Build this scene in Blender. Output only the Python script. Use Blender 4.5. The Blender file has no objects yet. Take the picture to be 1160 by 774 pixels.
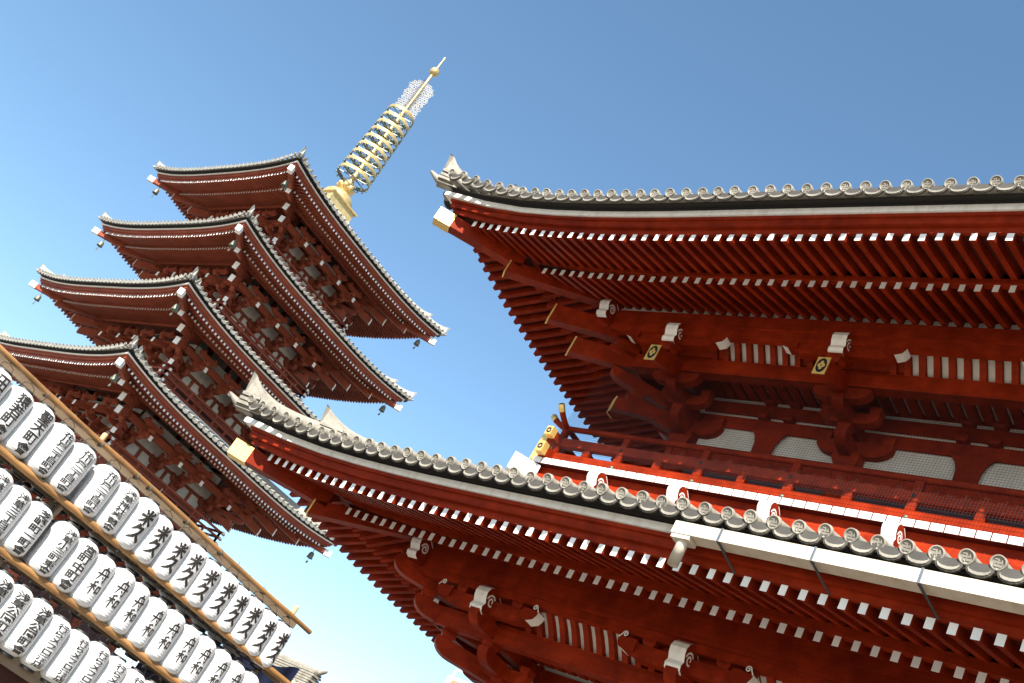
import bpy, bmesh, math, random
from mathutils import Vector, Matrix
random.seed(7)
scn = bpy.context.scene
C = scn.collection
PI = math.pi

# ------------------------------------------------------------------ materials
def new_mat(name):
    m = bpy.data.materials.new(name); m.use_nodes = True
    nt = m.node_tree; b = nt.nodes['Principled BSDF']
    return m, nt, b

def paint(name, col, rough=.5, var=.12, scale=3., spec=.5, bump=.0, bscale=40., metal=0., dirt=None, dscale=1.2, streak=(1, 1, 1), dlo=.5, dhi=.72, tone=.14, grain=0.):
    """base colour broken up by noise (wear of the coat), optional blotchy dirt of another colour"""
    m, nt, b = new_mat(name)
    tc = nt.nodes.new('ShaderNodeTexCoord'); mp = nt.nodes.new('ShaderNodeMapping')
    nt.links.new(tc.outputs['Object'], mp.inputs[0]); mp.inputs['Scale'].default_value = streak
    n = nt.nodes.new('ShaderNodeTexNoise'); n.inputs['Scale'].default_value = scale; n.inputs['Detail'].default_value = 6
    nt.links.new(mp.outputs[0], n.inputs['Vector'])
    r = nt.nodes.new('ShaderNodeValToRGB')
    lo = [c * (1 - var) for c in col]; hi = [min(1, c * (1 + var)) for c in col]
    r.color_ramp.elements[0].position = .3; r.color_ramp.elements[1].position = .7
    r.color_ramp.elements[0].color = (*lo, 1); r.color_ramp.elements[1].color = (*hi, 1)
    nt.links.new(n.outputs['Fac'], r.inputs[0])
    out = r.outputs[0]
    if dirt:
        n2 = nt.nodes.new('ShaderNodeTexNoise'); n2.inputs['Scale'].default_value = dscale; n2.inputs['Detail'].default_value = 8; n2.inputs['Roughness'].default_value = .65
        nt.links.new(mp.outputs[0], n2.inputs['Vector'])
        r2 = nt.nodes.new('ShaderNodeValToRGB'); r2.color_ramp.elements[0].position = dlo; r2.color_ramp.elements[1].position = dhi
        nt.links.new(n2.outputs['Fac'], r2.inputs[0])
        mx = nt.nodes.new('ShaderNodeMix'); mx.data_type = 'RGBA'
        nt.links.new(r2.outputs[0], mx.inputs[0]); nt.links.new(out, mx.inputs[6]); mx.inputs[7].default_value = (*dirt, 1)
        out = mx.outputs[2]
    if grain:      # streaks that follow the longest side of each timber
        m2 = nt.nodes.new('ShaderNodeMapping'); m2.inputs['Scale'].default_value = (9, 9, 9); nt.links.new(tc.outputs['Generated'], m2.inputs[0])
        ng = nt.nodes.new('ShaderNodeTexNoise'); ng.inputs['Scale'].default_value = 1.; ng.inputs['Detail'].default_value = 9; ng.inputs['Roughness'].default_value = .7; nt.links.new(m2.outputs[0], ng.inputs['Vector'])
        rg = nt.nodes.new('ShaderNodeMapRange'); rg.inputs[1].default_value = .3; rg.inputs[2].default_value = .7; rg.inputs[3].default_value = 1 - grain; rg.inputs[4].default_value = 1 + grain * .5; nt.links.new(ng.outputs['Fac'], rg.inputs[0])
        mg = nt.nodes.new('ShaderNodeMix'); mg.data_type = 'RGBA'; mg.blend_type = 'MULTIPLY'; mg.inputs[0].default_value = 1; nt.links.new(out, mg.inputs[6]); nt.links.new(rg.outputs[0], mg.inputs[7]); out = mg.outputs[2]
    oi = nt.nodes.new('ShaderNodeObjectInfo'); mr = nt.nodes.new('ShaderNodeMapRange'); mr.inputs[3].default_value = 1 - tone; mr.inputs[4].default_value = 1 + tone * .6
    nt.links.new(oi.outputs['Random'], mr.inputs[0]); mm = nt.nodes.new('ShaderNodeMix'); mm.data_type = 'RGBA'; mm.blend_type = 'MULTIPLY'; mm.inputs[0].default_value = 1
    nt.links.new(out, mm.inputs[6]); nt.links.new(mr.outputs[0], mm.inputs[7]); out = mm.outputs[2]
    nt.links.new(out, b.inputs['Base Color'])
    b.inputs['Roughness'].default_value = rough; b.inputs['Metallic'].default_value = metal
    b.inputs['Specular IOR Level'].default_value = spec
    rr = nt.nodes.new('ShaderNodeMapRange'); rr.inputs[3].default_value = rough * .8; rr.inputs[4].default_value = min(1, rough * 1.25)
    nt.links.new(n.outputs['Fac'], rr.inputs[0]); nt.links.new(rr.outputs[0], b.inputs['Roughness'])
    if bump:
        n3 = nt.nodes.new('ShaderNodeTexNoise'); n3.inputs['Scale'].default_value = bscale; n3.inputs['Detail'].default_value = 5
        nt.links.new(tc.outputs['Object'], n3.inputs['Vector'])
        bp = nt.nodes.new('ShaderNodeBump'); bp.inputs['Strength'].default_value = bump; bp.inputs['Distance'].default_value = .02
        nt.links.new(n3.outputs['Fac'], bp.inputs['Height']); nt.links.new(bp.outputs[0], b.inputs['Normal'])
    return m

RED = paint('vermilion_lacquer', (.255, .0222, .0048), .5, .22, 4.0, .06, .12, 45, dirt=(.125, .0098, .0032), dlo=.46, dhi=.76, grain=.30, dscale=1.1)
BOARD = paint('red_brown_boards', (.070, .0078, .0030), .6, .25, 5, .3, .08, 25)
WHITE = paint('white_end_paint', (.78, .74, .69), .55, .05, 6, .4, .03, 50, dirt=(.50, .44, .36), dscale=4, dlo=.5, dhi=.85, streak=(1.6, 1.6, .5), tone=.10)
PLASTER = paint('lime_plaster', (.66, .62, .56), .8, .05, 2, .2, .06, 30, dirt=(.46, .41, .34), dscale=1.8, dlo=.45, dhi=.9, streak=(1, 1, .5))
TILE = paint('weathered_grey_tile', (.265, .240, .195), .6, .2, 5, .25, .15, 40, dirt=(.15, .132, .105), dscale=6, dlo=.48, dhi=.75)
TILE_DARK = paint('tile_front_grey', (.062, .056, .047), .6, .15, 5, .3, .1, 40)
BLACK = paint('gap_shade_black', (.018, .016, .015), .6, .2, 5, .3)  # black put in for the shaded gap below the eave tiles
GOLD = paint('gilt_metal', (.84, .55, .16), .36, .10, 8, .5, .1, 60, metal=.45, dirt=(.55, .31, .07), dscale=9, dlo=.5, dhi=.8)
LACE = paint('lace_bronze', (.27, .215, .12), .5, .1, 6)
GILT = paint('engraved_gilt', (.72, .46, .13), .35, .45, 34, .5, .35, 46, metal=.3)
GOLDP = paint('gilt_metal_pale', (.62, .45, .19), .4, .18, 6, .5, .1, 60, metal=.55, dirt=(.40, .29, .13), dscale=4, dlo=.45, dhi=.8)
ENAMEL = paint('black_enamel', (.012, .012, .016), .3, .1, 5)
P_RED = paint('pagoda_red', (.275, .068, .038), .5, .18, 1.6, .08, .04, 20, dirt=(.185, .045, .027), grain=.22, dscale=.8)
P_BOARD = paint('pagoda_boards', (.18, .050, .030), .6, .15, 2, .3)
P_TILE = paint('pagoda_tile', (.25, .235, .20), .5, .2, 3, .4, .1, 20, dirt=(.32, .31, .28), dscale=4, dlo=.5, dhi=.75)
P_WHITE = paint('pagoda_white', (.80, .77, .72), .5, .05, 4)
GUTTER = paint('painted_gutter', (.56, .50, .40), .42, .05, 1.5, .4, .02, 20, dirt=(.40, .32, .22), dscale=2.6, streak=(1.4, 1, .35), dlo=.48, dhi=.8, tone=.06)
STEEL = paint('dull_steel', (.28, .28, .28), .4, .1, 8, metal=.9)
ROD = paint('black_rod', (.02, .02, .02), .4, .1, 8)
NETM = paint('net_wire', (.006, .004, .004), .7, .1, 8)
BRONZE = paint('bronze_patina', (.16, .165, .115), .45, .2, 8, metal=.4)
BAMBOO = paint('bamboo', (.27, .135, .045), .42, .32, 5, .4, .06, 30, dirt=(.13, .065, .025), dscale=7, streak=(1, .25, 1), dlo=.5, dhi=.75)
PLANK = paint('weathered_plank', (.20, .145, .095), .7, .2, 3, .2, .1, 30, streak=(3, .3, 3))
NEWWOOD = paint('fresh_cut_wood', (.46, .29, .13), .55, .12, 8, streak=(4, 4, .5))
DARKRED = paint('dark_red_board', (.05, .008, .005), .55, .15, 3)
INK = paint('black_ink', (.022, .017, .013), .55, .3, 14)
CAP = paint('black_lantern_ring', (.022, .02, .018), .45, .2, 8)
CORD = paint('hemp_cord', (.12, .095, .07), .8, .2, 8)
NAVY = paint('navy_tarpaulin', (.012, .022, .055), .4, .25, 2)
WALLW = paint('white_render', (.76, .76, .75), .7, .03, 1)
GLASSD = paint('window_glass', (.10, .13, .17), .1, .1, 3)
OCHRE = paint('ochre_panel', (.35, .20, .10), .6, .1, 3)

# lantern skin: white vinyl-paper with faint hoops
LAN, nt, b = new_mat('lantern_paper')
tc = nt.nodes.new('ShaderNodeTexCoord')
w = nt.nodes.new('ShaderNodeTexWave'); w.bands_direction = 'Z'; w.inputs['Scale'].default_value = 9.; w.inputs['Distortion'].default_value = .25
nt.links.new(tc.outputs['Object'], w.inputs['Vector'])
bp = nt.nodes.new('ShaderNodeBump'); bp.inputs['Strength'].default_value = .22; bp.inputs['Distance'].default_value = .01
nt.links.new(w.outputs['Fac'], bp.inputs['Height']); nt.links.new(bp.outputs[0], b.inputs['Normal'])
n = nt.nodes.new('ShaderNodeTexNoise'); n.inputs['Scale'].default_value = 5; nt.links.new(tc.outputs['Object'], n.inputs['Vector'])
r = nt.nodes.new('ShaderNodeValToRGB'); r.color_ramp.elements[0].color = (.60, .588, .565, 1); r.color_ramp.elements[1].color = (.66, .648, .625, 1)
nt.links.new(n.outputs['Fac'], r.inputs[0]); nt.links.new(r.outputs[0], b.inputs['Base Color'])
b.inputs['Roughness'].default_value = .45
b.inputs['Subsurface Weight'].default_value = .0; b.inputs['Subsurface Radius'].default_value = (.06, .06, .055); b.inputs['Subsurface Scale'].default_value = 1.0

# stone paving
PAVE, nt, b = new_mat('stone_paving')
tc = nt.nodes.new('ShaderNodeTexCoord'); br = nt.nodes.new('ShaderNodeTexBrick')
br.inputs['Scale'].default_value = 1.; br.inputs['Brick Width'].default_value = .9; br.inputs['Row Height'].default_value = .6; br.inputs['Mortar Size'].default_value = .008
br.inputs['Color1'].default_value = (.185, .166, .135, 1); br.inputs['Color2'].default_value = (.16, .145, .118, 1); br.inputs['Mortar'].default_value = (.10, .09, .08, 1)
nt.links.new(tc.outputs['Object'], br.inputs['Vector']); nt.links.new(br.outputs['Color'], b.inputs['Base Color']); b.inputs['Roughness'].default_value = .8

# ------------------------------------------------------------------ mesh builder
WPOS = {}
class MB:
    def __init__(s): s.v = []; s.f = []; s.m = []; s.sm = []
    def add(s, vs, fs, mat=0, smooth=False):
        o = len(s.v); s.v += [Vector(v) for v in vs]
        for f in fs: s.f.append([o + i for i in f]); s.m.append(mat); s.sm.append(smooth)
        return len(s.f) - len(fs)
    def hexa(s, p, mat=0, ends=None):
        """p: 8 points, 0-3 first end ring, 4-7 second end ring; ends=(mat of first end, mat of second)"""
        fs = [(3, 2, 1, 0), (4, 5, 6, 7), (0, 1, 5, 4), (1, 2, 6, 5), (2, 3, 7, 6), (3, 0, 4, 7)]
        i = s.add(p, fs, mat)
        if ends:
            if ends[0] is not None: s.m[i] = ends[0]
            if ends[1] is not None: s.m[i + 1] = ends[1]
    def box(s, c, d, mat=0, X=(1, 0, 0), Y=(0, 1, 0), Z=(0, 0, 1)):
        c = Vector(c); X = Vector(X) * d[0] / 2; Y = Vector(Y) * d[1] / 2; Z = Vector(Z) * d[2] / 2
        s.hexa([c - X - Y - Z, c + X - Y - Z, c + X + Y - Z, c - X + Y - Z, c - X - Y + Z, c + X - Y + Z, c + X + Y + Z, c - X + Y + Z], mat)
    def bar(s, a, b_, w, h, mat=0, ends=None, up=(0, 0, 1)):
        a = Vector(a); b_ = Vector(b_); d = (b_ - a).normalized(); U = Vector(up); X = d.cross(U)
        if X.length < 1e-4: X = d.cross(Vector((0, 1, 0)))
        X.normalize(); Y = X.cross(d).normalized(); X *= w / 2; Y *= h / 2
        s.hexa([a - X - Y, a + X - Y, a + X + Y, a - X + Y, b_ - X - Y, b_ + X - Y, b_ + X + Y, b_ - X + Y], mat, ends)
    def tube(s, pts, rad, n=8, mat=0, caps=True):
        pts = [Vector(p) for p in pts]; rs = rad if isinstance(rad, (list, tuple)) else [rad] * len(pts)
        vs = []; d0 = None
        for i, p in enumerate(pts):
            d = (pts[min(i + 1, len(pts) - 1)] - pts[max(i - 1, 0)]).normalized()
            if d0 is None:
                X = d.orthogonal().normalized()
            else:
                X = (X - d * X.dot(d)).normalized()
            d0 = d; Y = d.cross(X)
            for k in range(n):
                t = 2 * PI * k / n; vs.append(p + (X * math.cos(t) + Y * math.sin(t)) * rs[i])
        fs = []
        for i in range(len(pts) - 1):
            for k in range(n):
                k2 = (k + 1) % n; fs.append((i * n + k, i * n + k2, (i + 1) * n + k2, (i + 1) * n + k))
        s.add(vs, fs, mat, True)
        if caps:
            o = len(pts) - 1
            s.add(vs[:n], [tuple(reversed(range(n)))], mat); s.add(vs[o * n:], [tuple(range(n))], mat)
    def lathe(s, c, prof, n=20, mat=0, axis=(0, 0, 1), smooth=True, mats=None):
        c = Vector(c); A = Vector(axis).normalized(); X = A.orthogonal().normalized(); Y = A.cross(X)
        if abs(A.z) > .99: X = Vector((1, 0, 0)); Y = Vector((0, 1, 0)) * (1 if A.z > 0 else -1)
        vs = [c + A * z + (X * math.cos(2 * PI * k / n) + Y * math.sin(2 * PI * k / n)) * r for r, z in prof for k in range(n)]
        for i in range(len(prof) - 1):
            fs = [(i * n + k, i * n + (k + 1) % n, (i + 1) * n + (k + 1) % n, (i + 1) * n + k) for k in range(n)]
            if i == 0: st = len(s.v); s.v += vs
            for f in fs: s.f.append([st + j for j in f]); s.m.append(mats[i] if mats else mat); s.sm.append(smooth)
    def prism(s, poly, X, Y, N, org, t, mat=0, side=None):
        """polygon in (X,Y) at org, extruded +-t/2 along N; faces mat, sides side"""
        org = Vector(org); X = Vector(X); Y = Vector(Y); N = Vector(N) * t / 2; k = len(poly)
        a = [org + X * p[0] + Y * p[1] - N for p in poly]; c = [org + X * p[0] + Y * p[1] + N for p in poly]
        s.add(a + c, [tuple(reversed(range(k))), tuple(range(k, 2 * k))], mat)
        s.add(a + c, [(i, (i + 1) % k, k + (i + 1) % k, k + i) for i in range(k)], mat if side is None else side)
    def build(s, name, mats, parent=None, smooth=None, origin=None):
        if not isinstance(mats, (list, tuple)): mats = [mats]
        me = bpy.data.meshes.new(name)
        if origin is None:
            lo = Vector((min(v.x for v in s.v), min(v.y for v in s.v), min(v.z for v in s.v))); hi = Vector((max(v.x for v in s.v), max(v.y for v in s.v), max(v.z for v in s.v)))
            c = (lo + hi) / 2
            if parent is None: c.z = lo.z
        else: c = Vector(origin)
        me.from_pydata([v - c for v in s.v], [], s.f)
        for m in mats: me.materials.append(m)
        me.polygons.foreach_set('material_index', s.m)
        me.polygons.foreach_set('use_smooth', s.sm if smooth is None else [smooth] * len(s.f))
        me.update()
        bm = bmesh.new(); bm.from_mesh(me); bmesh.ops.recalc_face_normals(bm, faces=bm.faces); bm.to_mesh(me); bm.free()
        return place(name, me, c, parent)
def place(name, me, wpos, parent=None):
    o = bpy.data.objects.new(name, me); C.objects.link(o)
    wpos = Vector(wpos)
    if parent: o.parent = parent; o.location = wpos - WPOS[parent.name]
    else: o.location = wpos
    WPOS[o.name] = wpos
    return o
def tag(o, label, cat, group=None):
    o['label'] = label; o['category'] = cat
    if group: o['group'] = group
    return o
def thing(name, label, cat, loc, group=None):
    return tag(place(name, None, loc), label, cat, group)
def stuff(o): o['kind'] = 'stuff'; return o

# ------------------------------------------------------------------ eave geometry
class Ring:
    """rectangle of the rafter-end plane; side 0 S, 1 E, 2 N, 3 W; a runs along the side, o inward, z up"""
    def __init__(s, x0, x1, y0, y1): s.x0, s.x1, s.y0, s.y1 = x0, x1, y0, y1
    def L(s, k): return s.x1 - s.x0 if k % 2 == 0 else s.y1 - s.y0
    def P(s, k, a, o, z):
        if k == 0: return Vector((s.x0 + a, s.y0 + o, z))
        if k == 1: return Vector((s.x1 - o, s.y0 + a, z))
        if k == 2: return Vector((s.x1 - a, s.y1 - o, z))
        return Vector((s.x0 + o, s.y1 - a, z))
    def corner(s, k, o, z):      # k: 0 SW,1 SE,2 NE,3 NW  point on the hip at inward offset o
        return Vector(((s.x0 + o) if k in (0, 3) else (s.x1 - o), (s.y0 + o) if k in (0, 1) else (s.y1 - o), z))
class Eave:
    def __init__(s, ring, zf, A, D=7.2, fl=.36): s.r, s.zf, s.A, s.D, s.fl = ring, zf, A, D, fl
    def g(s, d): return max(0., 1 - max(d, 0.) / s.D) ** 2.7
    def up(s, d, o): return s.A * s.g(d) * max(0., 1 - .19 * max(o, 0.))
    def flare(s, d): return s.fl * max(0., 1 - d / 2.6) ** 2
    def sweep(s, mb, prof, sides=(0, 1, 2, 3), n=36, mat=0, closed=True, flare=0., mats=None, smooth=False, fine=None):
        for k in sides:
            L = s.r.L(k); ts = []
            nn = fine or n
            for i in range(nn + 1):
                t = i / nn; t = .5 - .5 * math.copysign(abs(1 - 2 * t) ** 1.5, 1 - 2 * t)
                ts.append(t)
            vs = []; m = len(prof)
            for t in ts:
                for (o, z) in prof:
                    d = min(t, 1 - t) * L
                    oo = o - s.flare(d) * flare
                    a = oo + t * (L - 2 * oo)
                    vs.append(s.r.P(k, a, oo, s.zf + z + s.up(d, o)))
            for j in range(m if closed else m - 1):
                j2 = (j + 1) % m
                fs = [(i * m + j, i * m + j2, (i + 1) * m + j2, (i + 1) * m + j) for i in range(len(ts) - 1)]
                if j == 0: st = len(mb.v); mb.v += vs
                for f in fs: mb.f.append([st + q for q in f]); mb.m.append(mats[j] if mats else mat); mb.sm.append(smooth)
    def rafter(s, mb, k, a, o0, z0, o1, z1, w, h, white=1, upo=None):
        """rafter square in section; (o0,z0) centre of outer end, (o1,z1) inner, relative to zf before upturn"""
        d = min(a, s.r.L(k) - a); a += random.uniform(-.006, .006); o0 += random.uniform(-.012, .010); z0 += random.uniform(-.005, .005); w += random.uniform(-.006, .006)
        A = s.r.P(k, a, o0, s.zf + z0 + s.up(d, o0)); B = s.r.P(k, a, o1, s.zf + z1 + s.up(d, o1))
        T = s.r.P(k, a + 1, o0, 0) - s.r.P(k, a, o0, 0); T = T * (w / 2); H = Vector((0, 0, h / 2))
        mb.hexa([A - T - H, A + T - H, A + T + H, A - T + H, B - T - H, B + T - H, B + T + H, B - T + H], 0, (white, None))

ROOF_Z = lambda o, sl, cv: .70 + sl * (o + .4) + cv * (max(o, -.4) + .4) ** 2

def disc_mesh(r, full=True):
    """round eave-tile end facing -Y: rim, sunk face, raised wheel-cross mark (temple emblem)"""
    mb = MB(); n = 24
    prof = [(0, 0), (r * .76, 0), (r * .80, -.016), (r * .97, -.020), (r, -.010), (r, .05)]
    mb.lathe((0, 0, 0), [(p[0], p[1]) for p in prof], n, 0, (0, 1, 0))
    if full:
        q = r * .52; w = r * .17; y = -.001
        def rect(x0, x1, z0, z1): mb.box(((x0 + x1) / 2, y, (z0 + z1) / 2), (x1 - x0, .009, z1 - z0), 0)
        rect(-w / 2, w / 2, -q, q); rect(-q, -w / 2 - .0005, -w / 2, w / 2); rect(w / 2 + .0005, q, -w / 2, w / 2)
        # left-facing arms
        rect(-q, -w / 2 - .0005, q - w, q); rect(w / 2 + .0005, q, -q, -q + w)
        rect(-q, -q + w, -q, -w / 2 - .0005); rect(q - w, q, w / 2 + .0005, q)
    return mb

# ------------------------------------------------------------------ carpentry
class Loc:
    """local frame on a wall: u along, o outward, z up"""
    def __init__(s, org, U, O): s.org = Vector(org); s.U = Vector(U); s.O = Vector(O)
    def p(s, u, o, z): v = s.org + s.U * u + s.O * o; return Vector((v.x, v.y, z))
def lbox(mb, L, u0, u1, o0, o1, z0, z1, mat=0):
    mb.hexa([L.p(u0, o0, z0), L.p(u1, o0, z0), L.p(u1, o1, z0), L.p(u0, o1, z0), L.p(u0, o0, z1), L.p(u1, o0, z1), L.p(u1, o1, z1), L.p(u0, o1, z1)], mat)
def masu(mb, L, u, o, z, w=.26, h=.17, mat=0):
    a = w / 2; b_ = w * .36; zm = z + h * .45
    pts = lambda r, zz: [L.p(u - r, o - r, zz), L.p(u + r, o - r, zz), L.p(u + r, o + r, zz), L.p(u - r, o + r, zz)]
    mb.hexa(pts(b_, z) + pts(a, zm), mat); mb.hexa(pts(a, zm + .001) + pts(a, z + h), mat)
def arm_o(mb, L, u, o0, o1, z0, z1, w, mat=0):
    """bracket arm running outward with a rounded belly at its tip"""
    h = z1 - z0; poly = [(o0, z1), (o0, z0), (o1 - h * 1.25, z0)]
    for i in range(1, 6):
        t = i / 6 * PI / 2; poly.append((o1 - h * 1.25 + h * 1.25 * math.sin(t), z0 + h * .78 * (1 - math.cos(t))))
    poly += [(o1, z0 + h * .78), (o1, z1)]
    org = L.p(u, 0, 0); mb.prism(poly, L.O, (0, 0, 1), L.U, org, w, mat)
def arm_u(mb, L, o, u0, u1, z0, z1, w, mat=0):
    """cross arm along the wall, both tips rounded underneath"""
    h = z1 - z0; k = h * 1.25; poly = [(u0, z1)]
    for i in range(0, 6):
        t = i / 5 * PI / 2; poly.append((u0 + k - k * math.cos(t), z0 + h * .78 - h * .78 * math.sin(t)))
    for i in range(0, 6):
        t = i / 5 * PI / 2; poly.append((u1 - k + k * math.sin(t), z0 + h * .78 - h * .78 * math.cos(t)))
    poly.append((u1, z1)); mb.prism(poly, L.U, (0, 0, 1), L.O, L.p(0, o, 0), w, mat)
def spiral(mb, org, X, Y, N, r=.09, w=.022, turns=1.6, mat=1, tail=None):
    org = Vector(org); X = Vector(X); Y = Vector(Y); N = Vector(N); pts = []
    n = 26
    for i in range(n + 1):
        t = i / n * turns * 2 * PI; rr = r * (1 - .8 * i / n); pts.append((rr * math.cos(t), rr * math.sin(t)))
    if tail: pts.insert(0, tail)
    a = []; 
    for i, p in enumerate(pts):
        q0 = pts[max(i - 1, 0)]; q1 = pts[min(i + 1, len(pts) - 1)]
        dx, dy = q1[0] - q0[0], q1[1] - q0[1]; l = math.hypot(dx, dy) or 1; nx, ny = -dy / l * w / 2, dx / l * w / 2
        a += [org + X * (p[0] + nx) + Y * (p[1] + ny) + N * .004, org + X * (p[0] - nx) + Y * (p[1] - ny) + N * .004]
    mb.add(a, [(2 * i, 2 * i + 1, 2 * i + 3, 2 * i + 2) for i in range(len(pts) - 1)], mat)
def nose(L, u, o, z, w=.30, h=.52, parent=None, mats=None):
    """carved beam nose: wavy white front, red cheeks with a white scroll"""
    mb = MB(); k = h / .52
    f = [(-.02, -.26), (.07, -.22), (.10, -.15), (.055, -.07), (.12, .03), (.14, .12), (.10, .21), (.02, .265), (-.14, .27)]
    f = [(a * 1., b_ * k) for a, b_ in f]
    poly = [(-.45, -.20 * k)] + f + [(-.45, .24 * k)]
    org = L.p(u, o, z); X = L.O; n_ = len(poly)
    a = [org + X * p[0] + Vector((0, 0, p[1])) - L.U * w / 2 for p in poly]; c = [v + L.U * w for v in a]
    mb.add(a + c, [tuple(range(n_)), tuple(range(n_, 2 * n_))], 0)
    fs = [(i, (i + 1) % n_, n_ + (i + 1) % n_, n_ + i) for i in range(n_)]
    i0 = mb.add(a + c, fs, 0)
    for i in range(1, 9): mb.m[i0 + i] = 1
    for s_ in (-1, 1):
        spiral(mb, org + L.U * s_ * w / 2 + L.O * -.06 + Vector((0, 0, .02 * k)), L.O, (0, 0, 1), L.U * s_, .125 * k, .034, 1.6, 1)
        # thin white edge line rising from the scroll
        p0 = org + L.U * s_ * (w / 2 + .003) + L.O * -.10 + Vector((0, 0, .25 * k)); p1 = p0 - L.O * .22 - Vector((0, 0, .13))
        q = Vector((0, 0, .022)); mb.add([p0, p0 + q, p1 + q, p1], [(0, 1, 2, 3)], 1)
    return mb.build('carved_nose', mats or [RED, WHITE], parent)
def bud(L, u, o, z, s_, parent, mats=None):
    """end of a cross arm carved as a leaf, white cap and curl"""
    mb = MB(); E = L.U * s_
    poly = [(-.24, -.10), (-.06, -.13), (.08, -.08), (.13, .0), (.15, .08), (.11, .09), (.02, .09), (-.10, .11), (-.24, .10)]
    org = L.p(u, o, z); n_ = len(poly); w = .24
    a = [org + E * p[0] + Vector((0, 0, p[1])) + L.O * w / 2 for p in poly]; c = [v - L.O * w for v in a]
    mb.add(a + c, [tuple(range(n_)), tuple(range(n_, 2 * n_))], 0)
    i0 = mb.add(a + c, [(i, (i + 1) % n_, n_ + (i + 1) % n_, n_ + i) for i in range(n_)], 0)
    for i in range(1, 7): mb.m[i0 + i] = 1
    spiral(mb, org + L.O * w / 2 + E * .03 + Vector((0, 0, .15)), E, (0, 0, 1), L.O, .055, .022, 1.4, 1, tail=(.11, -.08))
    spiral(mb, org - L.O * w / 2 + E * .03 + Vector((0, 0, .15)), E, (0, 0, 1), -L.O, .062, .024, 1.4, 1, tail=(.14, -.10))
    return mb.build('carved_arm_end', mats or [RED, WHITE], parent)
def plaque(L, u, o, z, parent, w=.26, h=.40):
    mb = MB()
    lbox(mb, L, u - w / 2, u + w / 2, o, o + .02, z - h / 2, z + h / 2, 0)
    org = L.p(u, o + .02, z); n_ = 28
    def ell(a, b_, off, mat):
        mb.add([org + L.U * a * math.cos(2 * PI * i / n_) + Vector((0, 0, b_ * math.sin(2 * PI * i / n_))) + L.O * off for i in range(n_)], [tuple(range(n_))], mat)
    ell(w * .40, h * .42, .003, 1)
    # gilt flower: four petals and a heart
    for i in range(4):
        t = i * PI / 2
        c = org + L.U * .042 * math.cos(t) + Vector((0, 0, .062 * math.sin(t))) + L.O * .006
        mb.add([c + L.U * .034 * math.cos(2 * PI * j / 12) + Vector((0, 0, .046 * math.sin(2 * PI * j / 12))) + L.O * .001 * i for j in range(12)], [tuple(range(12))], 0)
    return mb.build('gilt_plaque', [GOLD, ENAMEL], parent)

def tail_rafter(mb, L, u, o_end, z_end, o_in, slope, w, h, endmat=None):
    A = L.p(u, o_end, z_end); B = L.p(u, o_in, z_end + slope * (o_end - o_in))
    U = L.U * w / 2; H = Vector((0, 0, h / 2))
    mb.hexa([A - U - H, A + U - H, A + U + H, A - U + H, B - U - H, B + U - H, B + U + H, B - U + H], 0, (endmat, None))

def bracket(L, p, zn, parent, tail=True, detail=True, mats=None, name='bracket_set', us=1.):
    """three-step bracket cluster on a column; p: reach of the nose, zn: its height"""
    M = mats or [RED, WHITE]; mb = MB(); z = zn
    masu(mb, L, 0, 0, z - 1.62, .56, .34)
    arm_u(mb, L, .02, -.80 * us, .80 * us, z - 1.28, z - .95, .26)
    for u in (-.66 * us, 0, .66 * us): masu(mb, L, u, .02, z - .95, .30 * us, .18)
    if tail:
        arm_o(mb, L, 0, -.2, .82, z - 1.40, z - 1.10, .24); masu(mb, L, 0, .66, z - 1.10, .26, .17)
        arm_u(mb, L, .66, -.62 * us, .62 * us, z - .93, z - .67, .20)
        for u in (-.5 * us, .5 * us): masu(mb, L, u, .66, z - .67, .24 * us, .15)
        arm_o(mb, L, 0, -.2, 1.42, z - .96, z - .69, .24); masu(mb, L, 0, 1.27, z - .69, .26, .16)
        arm_u(mb, L, 1.27, -.60 * us, .60 * us, z - .80, z - .53, .20)
        tail_rafter(mb, L, 0, p + .36, z - .80, .15, .31, .24 if us == 1 else .17, .36 if us == 1 else .26, None)
        masu(mb, L, 0, p - .02, z - .48, .30, .2)
    else:
        for j, f in enumerate((.34, .67, 1.)):
            zz = z - 1.34 + j * .42
            arm_o(mb, L, 0, -.2, p * f + .16, zz, zz + .27, .24)
            masu(mb, L, 0, p * f, zz + .271, .27, .15)
            if j < 2:
                arm_u(mb, L, p * f, -.62 * us, .62 * us, zz + .42, zz + .66, .2)
                for u in (-.5 * us, .5 * us): masu(mb, L, u, p * f, zz + .66, .24, .13)
    arm_u(mb, L, p - .14, -1.10 * us, 1.10 * us, z - .22, z + .05, .20)
    for u in (-.72 * us, .72 * us): masu(mb, L, u, p - .14, z + .05, .26 * us, .15)
    o = mb.build(name, M, parent)
    if detail:
        nose(L, 0, p + .08, z - .03, .31, .54, parent=o, mats=M)
        for s_ in (-1, 1): bud(L, s_ * 1.16, p - .10, z - .02, s_, o, mats=M)
        if tail: plaque(L, 0, p + .362, z - .80, o)
    return o

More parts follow.
